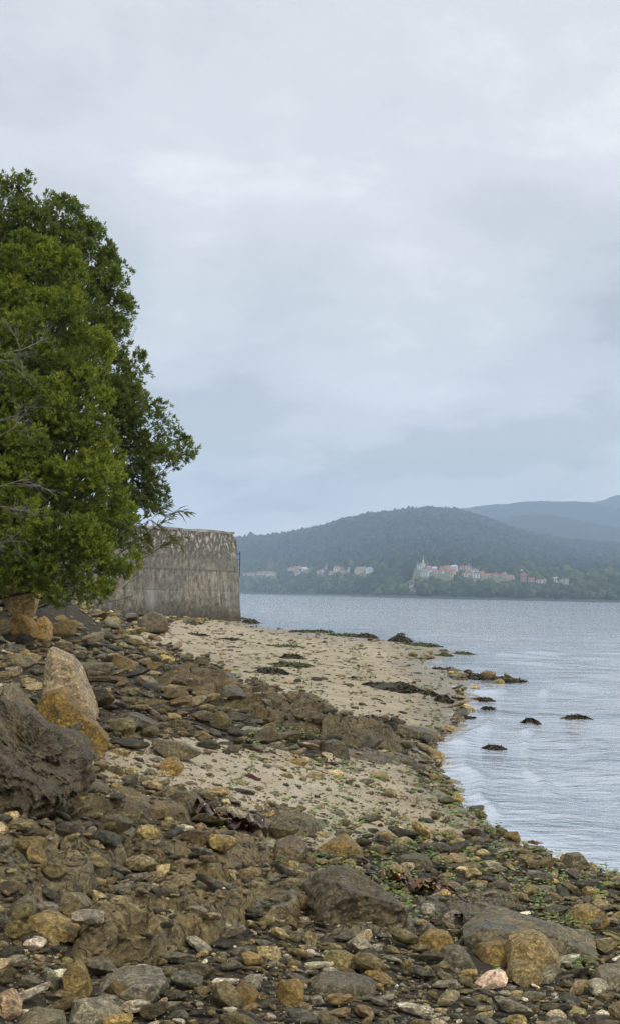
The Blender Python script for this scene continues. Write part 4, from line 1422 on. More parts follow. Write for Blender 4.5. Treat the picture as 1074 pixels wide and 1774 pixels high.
lk(nt, mx.outputs[0], out.inputs[0])
pl_names = ['rainwater puddle in the hollow of the low rounded outcrop', 'small mirror bright pool in the tan bedrock rib',
            'shallow puddle beside the brown bedrock in the centre', 'narrow puddle between the pool rib and the brown bedrock', 'wet hollow on the upper weedy ridge', 'wet hollow on the middle weedy ridge']
for (cx, cy, cz_, rad), lb in zip(POOLS, pl_names):
    a = np.linspace(0, 2 * np.pi, 29)[:-1]
    g = 1 + .12 * np.sin(a * 3 + cx * 9) + .08 * np.sin(a * 5 + 1)
    V = np.concatenate([[[0, 0, 0]], np.stack([np.cos(a) * rad * .92 * g, np.sin(a) * rad * 1.15 * g, 0 * a], 1)])
    Fp = np.stack([np.zeros(28, int), np.arange(28) + 1, np.roll(np.arange(28), -1) + 1], 1)
    tag(obj('rock_pool', new_mesh('rock_pool', V, Fp, m), None, (cx, cy, cz_)), lb, 'puddle')

# --- loose stones ------------------------------------------------------------------------------------
sg = np.random.default_rng(77)
NC = 150000
cpx = sg.uniform(-60, 1134, NC)
cpy = sg.uniform(1042, 1800, NC)
rg = region(cpx, cpy)
Q = on_ground(cpx, cpy)
dist_ = np.hypot(Q[:, 0], Q[:, 1])
mpp = dist_ / F_PX
oz, ow = over_outcrop(Q[:, 0], Q[:, 1])
cov = np.array([0.0, 0.19, 0.85, 1.5, 2.8])[rg]
inl = (rg == 4)
# stony margins at the water and sparse strews
edge = (rg == 0) & (Q[:, 2] > -0.07) & (cpy > 1290)
cov[edge] = 0.22
cov[(rg == 1) & (cpx < 420) & (cpy < 1170)] = 0.24
cov[(rg == 1) & (cpx > 600) & (cpy > 1120) & (Q[:, 2] < .06)] = 0.07
cov *= np.clip(1 + .8 * vnoise(p2(Q[:, 0], Q[:, 1], 1.3), 91), .15, 2)
cov[inl] = np.clip(cov[inl], 2.4, 3.6)
for (cx_, cy_, cz_, rd_) in POOLS:
    cov[np.hypot(Q[:, 0] - cx_, Q[:, 1] - cy_) < rd_ * 1.4] = 0
spx0 = sg.uniform(0, 30, NC)
cov *= np.where(ow > .35, np.where(cpy > 1400, np.where(spx0 > 14, .45, .22), .4), 1)
Q[:, 2] = np.maximum(Q[:, 2], oz)
cov[(Q[:, 2] < -.12) | (dist_ > 100)] = 0
smin = np.maximum(0.018, 5.0 * mpp)
smax = np.where(rg == 1, np.minimum(.30, 26 * mpp), np.where(cpy > 1500, .17, np.where(cpy > 1300, .25, np.where((cpx < 250) & (cpy < 1130), .75, .42))))
smax = np.maximum(smax, smin * 1.4)
uu = sg.uniform(0, 1, NC)
al = 1.45
uu = np.where(rg == 1, uu ** 1.6, np.where(rg == 2, uu ** 1.1, uu ** .85))
sz = smin * (smax / smin) ** uu       # length of the stone, metres
spx = sz / mpp
elev = (CAM[2] - Q[:, 2]) / dist_
flatk = np.where(rg == 4, .17, .26)
fpa = 0.60 * spx * spx * (flatk + 0.65 * elev)
acc = sg.uniform(0, 1, NC) < cov * (1194 * 758 / NC) / np.maximum(fpa, 4)
idx = np.where(acc)[0]
idx = idx[np.argsort(-spx[idx])]
keep = []
for i in idx:
    a, b = spx[i] * .44, spx[i] * .44 * (flatk[i] + .7 * elev[i])
    lim = .25 if spx[i] > 40 else .38 if spx[i] > 14 else .6
    if occ_ellipse(cpx[i], cpy[i] - b * .6, a, b, False) > lim:
        continue
    if spx[i] > 8:
        occ_ellipse(cpx[i], cpy[i] - b * .6, a, b, True)
    keep.append(i)
keep = np.array(keep)
import sys
print('stones', len(keep), 'large', (spx[keep] > 20).sum())


def stone_color(i):
    x, y = cpx[i], cpy[i]
    if rg[i] == 1:
        nm = sg.choice(['dark', 'brown', 'olive', 'grey', 'tan'], p=[.32, .25, .18, .2, .05])
    elif y > 1560:
        nm = sg.choice(['grey', 'olive', 'brown', 'ochre', 'pale', 'dark', 'tan', 'white', 'red', 'pink'], p=[.24, .20, .12, .08, .11, .14, .07, .025, .01, .005])
    elif x > 600 and y > 1290:
        nm = sg.choice(['grey', 'olive', 'dark', 'ochre', 'brown', 'pale', 'tan'], p=[.27, .26, .20, .12, .08, .03, .04])
    else:
        nm = sg.choice(['grey', 'brown', 'olive', 'dark', 'ochre', 'tan', 'pale'], p=[.22, .26, .15, .24, .06, .05, .02])
    return nm


CN = {'grey': 'grey', 'pale': 'pale grey', 'olive': 'olive brown', 'ochre': 'ochre', 'dark': 'dark', 'brown': 'brown', 'tan': 'tan', 'white': 'whitish', 'red': 'reddish', 'pink': 'pinkish'}
KN = {'slab': 'flat stone', 'block': 'blocky stone', 'round': 'rounded stone', 'shard': 'long thin stone'}


def where_name(x, y, r_):
    if r_ == 1:
        return ('on the upper sand near the wall' if y < 1120 else 'on the upper sand near the water' if x > 560 else 'on the upper sand beside the weedy ridge')
    if y < 1130:
        return 'among the rubble under the tree' if x < 130 else 'among the rubble below the wall'
    if y < 1290 and x < 620:
        return 'on the stony slope left of the ridge' if x < 250 else 'on the stony slope beside the weedy ridge'
    if r_ in (2, 3) and x < 600:
        return 'on the lower sand, left half' if x < 350 else 'on the lower sand, right half'
    if y < 1480:
        return 'in the strip of stones along the water edge' if x > 650 else 'around the purple kelp'
    if y < 1600:
        return 'at the water end of the stone field' if x > 800 else 'near the brown kelp' if x > 600 else 'beside the brown outcrops'
    return ('in the left foreground stones' if x < 350 else 'in the centre foreground stones' if x < 700 else 'in the right foreground stones')


def size_name(s):
    return 'small ' if s < 40 else 'middling ' if s < 52 else 'large ' if s < 68 else 'very large '


infr = keep[(cpx[keep] > 4) & (cpx[keep] < 1070) & (cpy[keep] < 1770)]
single = infr[np.argsort(-spx[infr])][:235]
single_set = set(single.tolist())
single_lab = {}
stuff = {'P': [], 'F': [], 'C': [], 'L': []}
off = 0
for i in keep:
    nm = stone_color(i)
    belt = 1150 < cpy[i] < 1310 and 150 < cpx[i] < 720
    dense = rg[i] in (3, 4)
    kd = KINDS[sg.integers(len(KINDS))]
    if nm in ('ochre', 'olive', 'tan') and kd in ('slab', 'shard') and sg.uniform() < .6:
        kd = sg.choice(['block', 'block', 'block', 'round'])
    if nm == 'dark' and sg.uniform() < .5:
        kd = 'slab'
    half = sz[i] / 2
    col = jitter(np.array(C_[nm]) * (.62 if belt else 1), sg, .36)      # the weedy belt is darker stone
    yaw = sg.normal(0, .6) + (np.pi if sg.uniform() < .5 else 0)
    tl = .19 if dense else .08
    ex, ey = sg.normal(0, tl), sg.normal(0, tl)
    E = Euler((ex, ey, yaw))
    Rm = np.array(E.to_matrix())
    one = i in single_set
    lev = 4 if one else (3 if spx[i] > 24 else 2 if spx[i] > 9.5 else 1)
    k = int(sg.integers(len(LIB[(lev, kd)])))
    P, Fc = LIB[(lev, kd)][k]
    zs = np.ptp((P @ Rm.T)[:, 2]) / 2 * half
    z = Q[i, 2] + zs * (sg.uniform(.45, .85) if dense else sg.uniform(.1, .55)) + (sg.uniform(0, .5) * zs if dense else 0)
    if one:
        o = obj('stone', lib_mesh(kd, k), None, (Q[i, 0], Q[i, 1], z), E, (half, half, half))
        o.color = (*col, 1)
        tag(o, None, 'stone', 'loose stones of the beach')
        single_lab.setdefault((size_name(spx[i]), CN[nm], KN[kd], where_name(cpx[i], cpy[i], rg[i])), []).append((cpx[i], o))
    else:
        W = (P * half) @ Rm.T + np.array([Q[i, 0], Q[i, 1], z])
        stuff['P'].append(W)
        stuff['F'].append(Fc + off)
        stuff['C'].append(np.broadcast_to(col, W.shape))
        stuff['L'].append(P + sg.uniform(0, 60, 3))
        off += len(W)
ME = new_mesh('small_stones', np.concatenate(stuff['P']), np.concatenate(stuff['F']), M['rock_att'], True)
ME.set_sharp_from_angle(angle=R_(24))
vattr(ME, 'rcol', np.concatenate(stuff['C']))
vattr(ME, 'rloc', np.concatenate(stuff['L']))
tag(obj('small_stones', ME), 'countless small stones and pebbles strewn over the whole beach', 'stones', kind='stuff')
print('stuff tris', len(ME.polygons))
del stuff
ORDN = ['leftmost', 'second', 'third', 'fourth', 'fifth', 'sixth', 'seventh', 'eighth', 'ninth', 'tenth', 'eleventh', 'twelfth']
for (a_, b_, c_, d2_), lst in single_lab.items():
    lst.sort(key=lambda t: t[0])
    for k, (x_, o) in enumerate(lst):
        if len(lst) == 1:
            o['label'] = '%s%s %s %s' % (a_, b_, c_, d2_)
        else:
            o['label'] = '%s %s%s %s %s' % ((ORDN[k] if k == 0 else ORDN[min(k, 11)]), a_, b_, c_, d2_)

# shell grit: pale crumbs among the stones and on the sand
n = 26000
x, y = sg.uniform(-20, 1094, n), sg.uniform(1075, 1790, n)
r_ = region(x, y)
ok = (r_ > 0) & (sg.uniform(0, 1, n) < np.array([0, .25, .8, .6, .13])[r_])
x, y = x[ok], y[ok]
Qs = on_ground(x, y)
n = len(Qs)
mp = np.hypot(Qs[:, 0], Qs[:, 1]) / F_PX
s = np.clip(mp * sg.uniform(.7, 1.9, n), .003, .03)
D = np.array([[1, 0, 0], [-1, 0, 0], [0, 1, 0], [0, -1, 0], [0, 0, 1], [0, 0, -1.0]])
Fc = np.array([[0, 2, 4], [2, 1, 4], [1, 3, 4], [3, 0, 4], [2, 0, 5], [1, 2, 5], [3, 1, 5], [0, 3, 5]])
P = D[None] * (s[:, None] * sg.uniform(.5, 1.2, (n, 3)))[:, None] * sg.uniform(.8, 1.2, (n, 6, 1)) + (Qs + np.stack([0 * s, 0 * s, s * .4 + np.where(r_[ok] == 4, .02, 0)], 1))[:, None]
ME = new_mesh('shell_grit', P.reshape(-1, 3), (Fc[None] + (np.arange(n) * 6)[:, None, None]).reshape(-1, 3), None, False)
tone = sg.uniform(0, 1, n)
cc = np.where(tone[:, None] < .45, np.array([[.55, .50, .40]]), np.where(tone[:, None] < .75, np.array([[.30, .24, .15]]), np.array([[.10, .085, .06]])))
vattr(ME, 'rcol', np.repeat(cc, 6, 0))
m, nt, out = new_mat('shell')
principled(nt, out, attr(nt, 'rcol'), 0.7, 0.3)
ME.materials.append(m)
tag(obj('shell_grit', ME), 'pale broken shell and coarse grit scattered over sand and stones', 'shells', kind='stuff')

# ------------------------------------------------------------------ seaweed


def fronds(n, spread, hgt, seed, ln=(.05, .12), wd=.012, segs=3, flat=.5):
    """tangle of short curling strips over a low mound; spread=(ax, ay)"""
    g = np.random.default_rng(seed)
    a, q = g.uniform(0, 2 * np.pi, n), np.sqrt(g.uniform(0, 1, n))
    x, y = np.cos(a) * q * spread[0], np.sin(a) * q * spread[1]
    lumpy = 1 + .6 * vnoise(p2(x / spread[0] * 2.5, y / spread[1] * 2.5, 1, seed), seed)
    z = hgt * np.clip(1 - q ** 2.2, 0, 1) * lumpy * g.uniform(.35, 1.0, n)
    d = np.stack([np.cos(a) + g.normal(0, .9, n), np.sin(a) + g.normal(0, .9, n), g.normal(.25 * (1 - flat), .35, n)], 1)
    d /= np.linalg.norm(d, axis=1, keepdims=True)
    side = np.cross(d, g.normal(size=(n, 3)))
    side /= np.linalg.norm(side, axis=1, keepdims=True)
    L = g.uniform(ln[0], ln[1], n)
    rows = []
    for k in range(segs + 1):
        t = k / segs
        c = np.stack([x, y, z], 1) + d * (L * t)[:, None]
        c[:, 2] -= L * .7 * t * t
        c[:, 2] = np.maximum(c[:, 2], -.02)
        w = wd * (1 - .55 * t) * g.uniform(.6, 1.4, n)
        rows.append(c - side * w[:, None])
        rows.append(c + side * w[:, None])
    P = np.stack(rows, 1)
    m_ = 2 * (segs + 1)
    fq = np.array([[2 * k, 2 * k + 1, 2 * k + 3, 2 * k + 2] for k in range(segs)])
    Fc = (fq[None] + (np.arange(n) * m_)[:, None, None]).reshape(-1, 4)
    return P.reshape(-1, 3), Fc, np.repeat(g.uniform(0, 1, n), m_)


def weed_mat(name, lo, hi, rough=.45):
    m, nt, out = new_mat(name)
    c = mixc(nt, attr(nt, 'tone', 'Fac'), lo, hi)
    principled(nt, out, c, rough, .4)
    return m


M['weed_brown'] = weed_mat('brown_weed', (.018, .014, .006), (.085, .060, .020))
M['weed_green'] = weed_mat('green_weed', (.035, .045, .010), (.12, .14, .025))
M['weed_red'] = weed_mat('red_weed', (.06, .012, .014), (.19, .05, .045))
M['weed_rust'] = weed_mat('rust_weed', (.06, .025, .006), (.26, .12, .02))
M['weed_mound'] = simple_mat('weed_mat', (.020, .016, .008), (.06, .046, .018), 14, .6, .3, .9, .04)
M['weed_moundg'] = simple_mat('weed_mat_green', (.03, .035, .010), (.075, .085, .02), 14, .6, .3, .9, .04)


def weed(px, py, wpx, hpx, mat, label, seed, dens=1.0, rise=.45):
    B = on_ground(px, py)[0]
    r = np.hypot(B[0], B[1])
    mp = r / F_PX
    if B[2] < .0:               # stands in the shallows: show it at the water surface
        d = rays(px, py)[0]
        B = CAM + d * (CAM[2] - .0) / -d[2]
        r = np.hypot(B[0], B[1])
        mp = r / F_PX
    ax = wpx * mp / 2
    el = (CAM[2] - B[2]) / r
    hgt = hpx * mp * rise
    ay = min(max(ax * .5, (hpx * mp - hgt) / max(el, .03) / 2), ax * 1.6)
    n = int(np.clip(650 * dens * wpx / 60, 120, 1300))
    u = max(mp / .008, .8)
    P, Fc, tone = fronds(n, (ax, ay), hgt, seed, (.05 * u, .13 * u), .010 * u)
    root = obj('seaweed_clump', None, None, tuple(B))
    tag(root, label, 'seaweed', 'seaweed clumps on the shore')
    me = new_mesh('fronds', P, Fc, M[mat], True)
    vattr(me, 'tone', tone)
    obj('fronds', me, root)
    D, Fi = ico(4)
    lump = 1 + .35 * fbm(D * 2.5 + seed, 4, seed)
    Pm = D * lump[:, None] * np.array([ax * .92, ay * .92, hgt * .82])
    obj('mound', new_mesh('mound', Pm, Fi, M['weed_moundg' if 'green' in mat else 'weed_mound'], True), root)


weed(670, 1192, 110, 20, 'weed_brown', 'long dark brown seaweed heap on the sand near the water', 1)
weed(735, 1202, 34, 12, 'weed_brown', 'small brown weed heap at the right end of the long seaweed heap', 2)
weed(768, 1216, 28, 16, 'weed_brown', 'upright dark weed tuft on the wet sand edge', 3, rise=.7)
weed(835, 1175, 70, 12, 'weed_brown', 'brown weed bank on the rocky point in the water', 4)
weed(885, 1180, 46, 8, 'weed_brown', 'outermost weed strip of the rocky point', 5)
weed(693, 1112, 34, 14, 'weed_brown', 'rounded brown weed mound on the far spit', 6, rise=.8)
weed(634, 1105, 30, 9, 'weed_brown', 'low brown weed mound left of the rounded one on the far spit', 7, rise=.8)
weed(600, 1102, 70, 7, 'weed_green', 'green weed fringe along the far spit, left part', 8)
weed(725, 1118, 64, 8, 'weed_green', 'green weed fringe along the far spit, right part', 9)
weed(540, 1095, 70, 7, 'weed_green', 'green weed fringe beside the end of the wall', 10)
weed(768, 1136, 26, 6, 'weed_green', 'little green weed patch in the inlet', 11)
weed(800, 1132, 26, 4, 'weed_green', 'thin green weed streak on the water off the spit', 12)
weed(468, 1165, 52, 16, 'weed_brown', 'dark brown weed pile in the middle of the upper sand', 13)
weed(505, 1140, 36, 14, 'weed_brown', 'weed pile left of the green patch on the upper sand', 14)
weed(500, 1152, 70, 8, 'weed_green', 'green algae patch across the upper sand', 15, .8, .2)
weed(490, 1120, 60, 8, 'weed_green', 'faint green algae band nearer the wall', 16, .6, .2)
weed(770, 1160, 40, 7, 'weed_brown', 'weedy stones at the root of the rocky point', 17)
weed(435, 1080, 24, 7, 'weed_brown', 'dark weed at the right corner of the wall foot', 18, rise=.8)
weed(400, 1108, 30, 6, 'weed_brown', 'scrap of dark weed on the sand below the wall', 19)
weed(340, 1100, 26, 5, 'weed_brown', 'second scrap of dark weed on the sand below the wall', 20)
weed(800, 1244, 44, 6, 'weed_brown', 'dark weed strip lying in the shallows', 21)
weed(918, 1251, 20, 8, 'weed_brown', 'tuft of weed sticking out of the water', 22, rise=.9)
weed(855, 1294, 26, 6, 'weed_brown', 'weed covered stone breaking the water', 23)
weed(1000, 1243, 34, 6, 'weed_brown', 'farthest dark weed patch out in the water', 24)
weed(835, 1212, 24, 6, 'weed_brown', 'small weed patch in the shallows off the point', 25)
weed(845, 1228, 18, 6, 'weed_brown', 'tiny weed patch between the strip and the tuft', 26)
weed(640, 1250, 80, 16, 'weed_brown', 'weed hanging over the seaward end of the ridge', 27)
weed(520, 1236, 100, 18, 'weed_brown', 'thick weed on the back of the dark ridge', 28)
weed(400, 1200, 90, 14, 'weed_brown', 'weed mat at the upper part of the ridge', 29, rise=.3)
weed(873, 1490, 16, 10, 'weed_red', 'small red weed tuft among the wet stones by the water', 30, .6)
weed(798, 1500, 26, 10, 'weed_red', 'dull red weed tuft left of the small one', 31, .6)
weed(770, 1540, 30, 8, 'weed_red', 'purple red weed right of the brown kelp', 32, .6)
weed(925, 1462, 20, 9, 'weed_rust', 'orange weed lying at the water edge', 33, .5)
weed(740, 1275, 14, 5, 'weed_red', 'speck of red weed beside the long dark slab', 34, .5)
weed(472, 1192, 22, 7, 'weed_rust', 'rust coloured weed above the dark ridge', 35, .5)
weed(430, 1345, 18, 5, 'weed_red', 'scrap of reddish weed on the lower sand', 36, .4)

# wrack: scraps of weed left in lines by the tide
n = 2600
x, y = sg.uniform(230, 900, n), sg.uniform(1085, 1420, n)
Qs = on_ground(x, y)
hl_ = Qs[:, 2] + .05 * fbm(p2(Qs[:, 0], Qs[:, 1], .5), 3, 66)
d_l = np.min(np.abs(hl_[:, None] - np.array([.06, .20, .36, .50])[None]), 1)
ok = (region(x, y) > 0) & (region(x, y) < 4) & ((d_l < .022) | (sg.uniform(0, 1, n) < .10)) & (sg.uniform(0, 1, n) < .55)
Pw, Fw_, Tw, off = [], [], [], 0
for k, B in enumerate(Qs[ok]):
    mp = np.hypot(B[0], B[1]) / F_PX
    sp = mp * sg.uniform(2.5, 9)
    P, Fc, tone = fronds(26, (sp, sp * sg.uniform(.5, 1.2)), mp * sg.uniform(1.0, 2.6), 900 + k, (1.5 * mp, 5 * mp), .7 * mp)
    Pw.append(P + B)
    Fw_.append(Fc + off)
    Tw.append(tone)
    off += len(P)
me = new_mesh('wrack', np.concatenate(Pw), np.concatenate(Fw_), M['weed_brown'], True)
vattr(me, 'tone', np.concatenate(Tw))
tag(obj('wrack', me), 'scraps of dark seaweed left in tide lines across the sand', 'seaweed', kind='stuff')
# green sea lettuce flakes
n = 17000
x, y = sg.uniform(380, 1090, n), sg.uniform(1100, 1700, n)
cl = vnoise(p2(x, y, 1 / 26), 55) + .5 * vnoise(p2(x, y, 1 / 8), 56)
want = np.where((x > 560) & (y > 1330) & (y < 1620), -.04 + .3 * (y > 1545), .5)
want = np.where((y < 1290) & (x < 560) & (y > 1110), .30, want)
want = np.where((x > 900) & (y > 1630), .2, want)
ok = (cl > want) & (region(x, y) > 0) & ~((y > 1600) & (x < 850))
x, y = x[ok], y[ok]
Qs = on_ground(x, y)
n = len(Qs)
mp = np.hypot(Qs[:, 0], Qs[:, 1]) / F_PX
s = np.clip(mp * sg.uniform(1.5, 4.5, n), .004, .04)
base = np.array([[-1, -.7, 0], [0, -.9, .25], [1, -.6, 0], [-.9, .1, .2], [0, 0, -.1], [.9, .2, .3], [-.8, .8, 0], [.1, 1, .3], [.9, .8, .05]])
yaw = sg.uniform(0, 6.28, n)
bb = base[None] * sg.uniform(.6, 1.3, (n, 9, 1)) + sg.normal(0, .18, (n, 9, 3))
cx_, sx_ = np.cos(yaw)[:, None], np.sin(yaw)[:, None]
bb = np.stack([bb[..., 0] * cx_ - bb[..., 1] * sx_, bb[..., 0] * sx_ + bb[..., 1] * cx_, bb[..., 2]], -1)
lift = np.where(region(x, y) == 4, sg.uniform(.015, .06, n), .006)
P = bb * s[:, None, None] + (Qs + np.stack([0 * s, 0 * s, lift + s * .2], 1))[:, None]
fq = np.array([[0, 1, 4, 3], [1, 2, 5, 4], [3, 4, 7, 6], [4, 5, 8, 7]])
ME = new_mesh('sea_lettuce', P.reshape(-1, 3), (fq[None] + (np.arange(n) * 9)[:, None, None]).reshape(-1, 4), None, True)
vattr(ME, 'tone', np.repeat(sg.uniform(0, 1, n), 9))
M['ulva'] = weed_mat('sea_lettuce', (.10, .15, .022), (.25, .33, .06), .4)
ME.materials.append(M['ulva'])
tag(obj('sea_lettuce', ME), 'bright green flakes of sea lettuce strewn among stones and sand', 'algae', kind='stuff')

# kelp: broad leathery blades
m, nt, out = new_mat('kelp_blade')
c = mixc(nt, attr(nt, 'tone', 'Fac'), (.045, .022, .020), (.24, .105, .018))
kn = noise_node(nt, nt.nodes.new('ShaderNodeNewGeometry').outputs['Position'], 22, 4)
c = mixc(nt, 1.0, c, ramp(nt, kn, [(.3, .6), (.7, 1.3)]), 'MULTIPLY')
b = principled(nt, out, c, .16, .5, bump(nt, kn, .25, .01))
M['kelp'] = m


def kelp(px, py, wpx, label, seed, nbl, tones, name='kelp', lift=1.0):
    B = on_ground(px, py)[0]
    mp = np.hypot(B[0], B[1]) / F_PX
    g = np.random.default_rng(seed)
    root = obj(name, None, None, tuple(B))
    tag(root, label, 'kelp')
    for k in range(nbl):
        L = wpx * mp * g.uniform(.35, .62)
        w = L * g.uniform(.16, .30)
        x0, y0 = g.uniform(-.42, .42) * wpx * mp, g.uniform(-.2, .2) * wpx * mp
        a = g.choice([0, np.pi]) + g.normal(0, .5)
        nu, nv = 26, 9
        u, v = np.meshgrid(np.linspace(0, 1, nu), np.linspace(-1, 1, nv), indexing='ij')
        wid = w * np.clip(np.sin(np.pi * np.clip(u * .86 + .12, 0, 1)), .1, 1) ** .6
        bend = .25 * L * np.sin(u * 3 + g.uniform(0, 6)) * u
        lx = u * L - L / 2
        ly = v * wid + bend
        lz = .012 * lift + .010 * lift * np.sin(u * g.uniform(5, 9) + g.uniform(0, 6)) + .010 * lift * np.sin(u * 17 + v * 2 + k) * np.abs(v) + .018 * lift * v * np.sin(u * 5 + g.uniform(0, 6)) + .002 * g.normal(size=u.shape)
        X = x0 + lx * np.cos(a) - ly * np.sin(a)
        Yv = y0 + lx * np.sin(a) + ly * np.cos(a)
        gz = H(B[0] + X.ravel(), B[1] + Yv.ravel()).reshape(X.shape) - B[2]
        Z = gz + np.maximum(lz + .035, .012) + .004 * k
        me = new_mesh('blade', np.stack([X, Yv, Z], -1).reshape(-1, 3), grid_faces(nu, nv), M['kelp'], True)
        vattr(me, 'tone', np.clip(tones[k % len(tones)] + .15 * v.ravel(), 0, 1))
        obj('blade', me, root)


kelp(412, 1443, 118, 'glossy purple brown kelp blades draped over the rocks', 3, 9, [.05, .1, .0, .55, .15, .8, .1, .3, .05], lift=1.5)
kelp(712, 1548, 74, 'brown and amber kelp blades to the right of the seamed boulder', 4, 10, [.1, .6, .95, .05, .8, .3, 1.0, .2, .9, .7], lift=1.0)
kelp(835, 1608, 90, 'thin dark kelp strips lying over the flat slab', 5, 4, [.05, .1, .1, .2], lift=.5)
kelp(1, 1768, 18, 'scrap of rust red kelp in the lower left corner', 6, 2, [1.0, .9], lift=.5)
kelp(285, 1412, 22, 'amber scrap of kelp between dark rocks', 7, 3, [1.0, .8, .9], lift=.6)
B = on_ground(990, 1662)[0]
mp = np.hypot(B[0], B[1]) / F_PX
root = obj('kelp_holdfast', None, None, tuple(B))
tag(root, 'knobbly orange brown kelp holdfast lying on the flat slab', 'kelp')
D, Fi = ico(6)
cellf = ridged(D * 2.6 + 4, 3, 12, .55)
P = D * (1 + .22 * fbm(D * 1.7, 3, 5) - .30 * np.clip(cellf, 0, 1))[:, None] * np.array([20, 16, 17]) * mp
me = new_mesh('root_mass', P + np.array([0, 0, 16 * mp]), Fi, M['kelp'], True)
vattr(me, 'tone', np.clip(.75 - .7 * np.clip(cellf, 0, 1), 0, 1))
obj('root_mass', me, root)

# ------------------------------------------------------------------ trees on the bank
tg = np.random.default_rng(41)


def foliage(lobes, per_m2, seed, leaf=(.075, .105), inner=.25, sub=26):
    """lobes: (px, py, radius px, depth m). Leaf rosettes on lumpy shells -> V, F, tone"""
    g = np.random.default_rng(seed)
    C = np.array([at_depth(l[0], l[1], l[3])[0] for l in lobes])
    R = np.array([l[2] * l[3] / F_PX for l in lobes])
    pos, dr, tn = [], [], []
    for k in range(len(lobes)):
        nsub = int(np.clip(sub * R[k] ** 1.2, 8, 40))
        sd_ = g.normal(size=(nsub, 3))
        sd_ /= np.linalg.norm(sd_, axis=1, keepdims=True)
        sc = C[k] + sd_ * (R[k] * g.uniform(.55, .85, nsub))[:, None]
        sr = R[k] * g.uniform(.24, .42, nsub)
        stn = g.uniform(0, 1, nsub)
        for j in range(nsub):
            n = int(per_m2 * 4 * np.pi * sr[j] ** 2 * .75)
            d = g.normal(size=(n, 3)) + sd_[j] * .75 + np.array([0, 0, .35])
            d /= np.linalg.norm(d, axis=1, keepdims=True)
            lump = 1 + .35 * vnoise(d * 2.2 + j * 3.1 + k, seed)
            rad = sr[j] * lump * (1 - inner * g.uniform(0, 1, n) ** 1.5)
            # shoots that stick out of the outline
            rad *= np.where(g.uniform(0, 1, n) < .06, g.uniform(1.1, 1.4, n), 1)
            p = sc[j] + d * rad[:, None]
            pos.append(p)
            dr.append(d * .8 + np.array([0, 0, .55]) + g.normal(0, .35, (n, 3)))
            tn.append(np.clip(.55 * stn[j] + .45 * g.uniform(0, 1, n), 0, 1))
    pos, dr, tn = np.concatenate(pos), np.concatenate(dr), np.concatenate(tn)
    ins = np.zeros(len(pos), bool)
    for k in range(len(lobes)):
        ins |= ((pos - C[k]) ** 2).sum(1) < (R[k] * .52) ** 2
    ins &= g.uniform(0, 1, len(pos)) < .85
    gnd = pos[:, 2] < H0(pos[:, 0], pos[:, 1]) + .05
    pos, dr, tn = pos[~ins & ~gnd], dr[~ins & ~gnd], tn[~ins & ~gnd]
    dr /= np.linalg.norm(dr, axis=1, keepdims=True)
    n = len(pos)
    K = 7
    ref = g.normal(size=(n, 3))
    a = np.cross(dr, ref)
    a /= np.linalg.norm(a, axis=1, keepdims=True)
    b = np.cross(dr, a)
    Vs, T = [], []
    for q in range(K):
        ang = q * 2.4 + g.uniform(0, .6, n)
        tilt = np.clip(g.normal(.95 - .08 * q, .22, n), .15, 1.5)
        out_ = np.cos(ang)[:, None] * a + np.sin(ang)[:, None] * b
        ld = dr * np.cos(tilt)[:, None] + out_ * np.sin(tilt)[:, None]
        nr = dr * np.sin(tilt)[:, None] - out_ * np.cos(tilt)[:, None]
        sd2 = np.cross(ld, nr)
        L = g.uniform(leaf[0], leaf[1], n) * (1 - .05 * q)
        w = L * g.uniform(.15, .20, n)
        base = pos + dr * (.011 * q)
        mid = base + ld * (L * .48)[:, None]
        up = nr * (w * .35)[:, None]
        tip = base + ld * L[:, None] - nr * (L * g.uniform(-.05, .18, n))[:, None]
        Vs.append(np.stack([base, mid + sd2 * w[:, None] + up, tip, mid - sd2 * w[:, None] + up], 1))
        T.append(np.repeat(np.clip(tn + g.normal(0, .10, n) + .03 * q, 0, 1), 4))
    V = np.concatenate(Vs).reshape(-1, 3)
    T = np.concatenate(T)
    m_ = len(V) // 4
    i4 = np.arange(m_)[:, None] * 4
    Fc = np.concatenate([i4 + np.array([[0, 1, 2]]), i4 + np.array([[0, 2, 3]])])
    return V, Fc, T, C, R


def leaf_mat(name, stops, rough=.38):
    m, nt, out = new_mat(name)
    c = ramp(nt, attr(nt, 'tone', 'Fac'), stops)
    b = nt.nodes.new('ShaderNodeBsdfPrincipled')
    lk(nt, c, b.inputs['Base Color'])
    b.inputs['Roughness'].default_value = rough
    b.inputs['Specular IOR Level'].default_value = .45
    t = nt.nodes.new('ShaderNodeBsdfTranslucent')
    lk(nt, mixc(nt, 1.0, c, (1.15, 1.25, .55), 'MULTIPLY'), t.inputs[0])
    mx = nt.nodes.new('ShaderNodeMixShader')
    mx.inputs[0].default_value = .4
    lk(nt, b.outputs[0], mx.inputs[1])
    lk(nt, t.outputs[0], mx.inputs[2])
    lk(nt, mx.outputs[0], out.inputs[0])
    return m


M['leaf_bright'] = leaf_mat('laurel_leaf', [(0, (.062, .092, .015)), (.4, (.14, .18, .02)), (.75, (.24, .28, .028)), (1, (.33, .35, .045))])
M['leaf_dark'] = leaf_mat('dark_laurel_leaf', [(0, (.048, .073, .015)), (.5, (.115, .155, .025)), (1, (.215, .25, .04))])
M['bark'] = simple_mat('bark', (.045, .036, .026), (.13, .11, .085), 9, .9, .15, .8, .03)
M['twig'] = simple_mat('dead_twig', (.16, .145, .12), (.34, .32, .28), 9, .85, .2, .2)


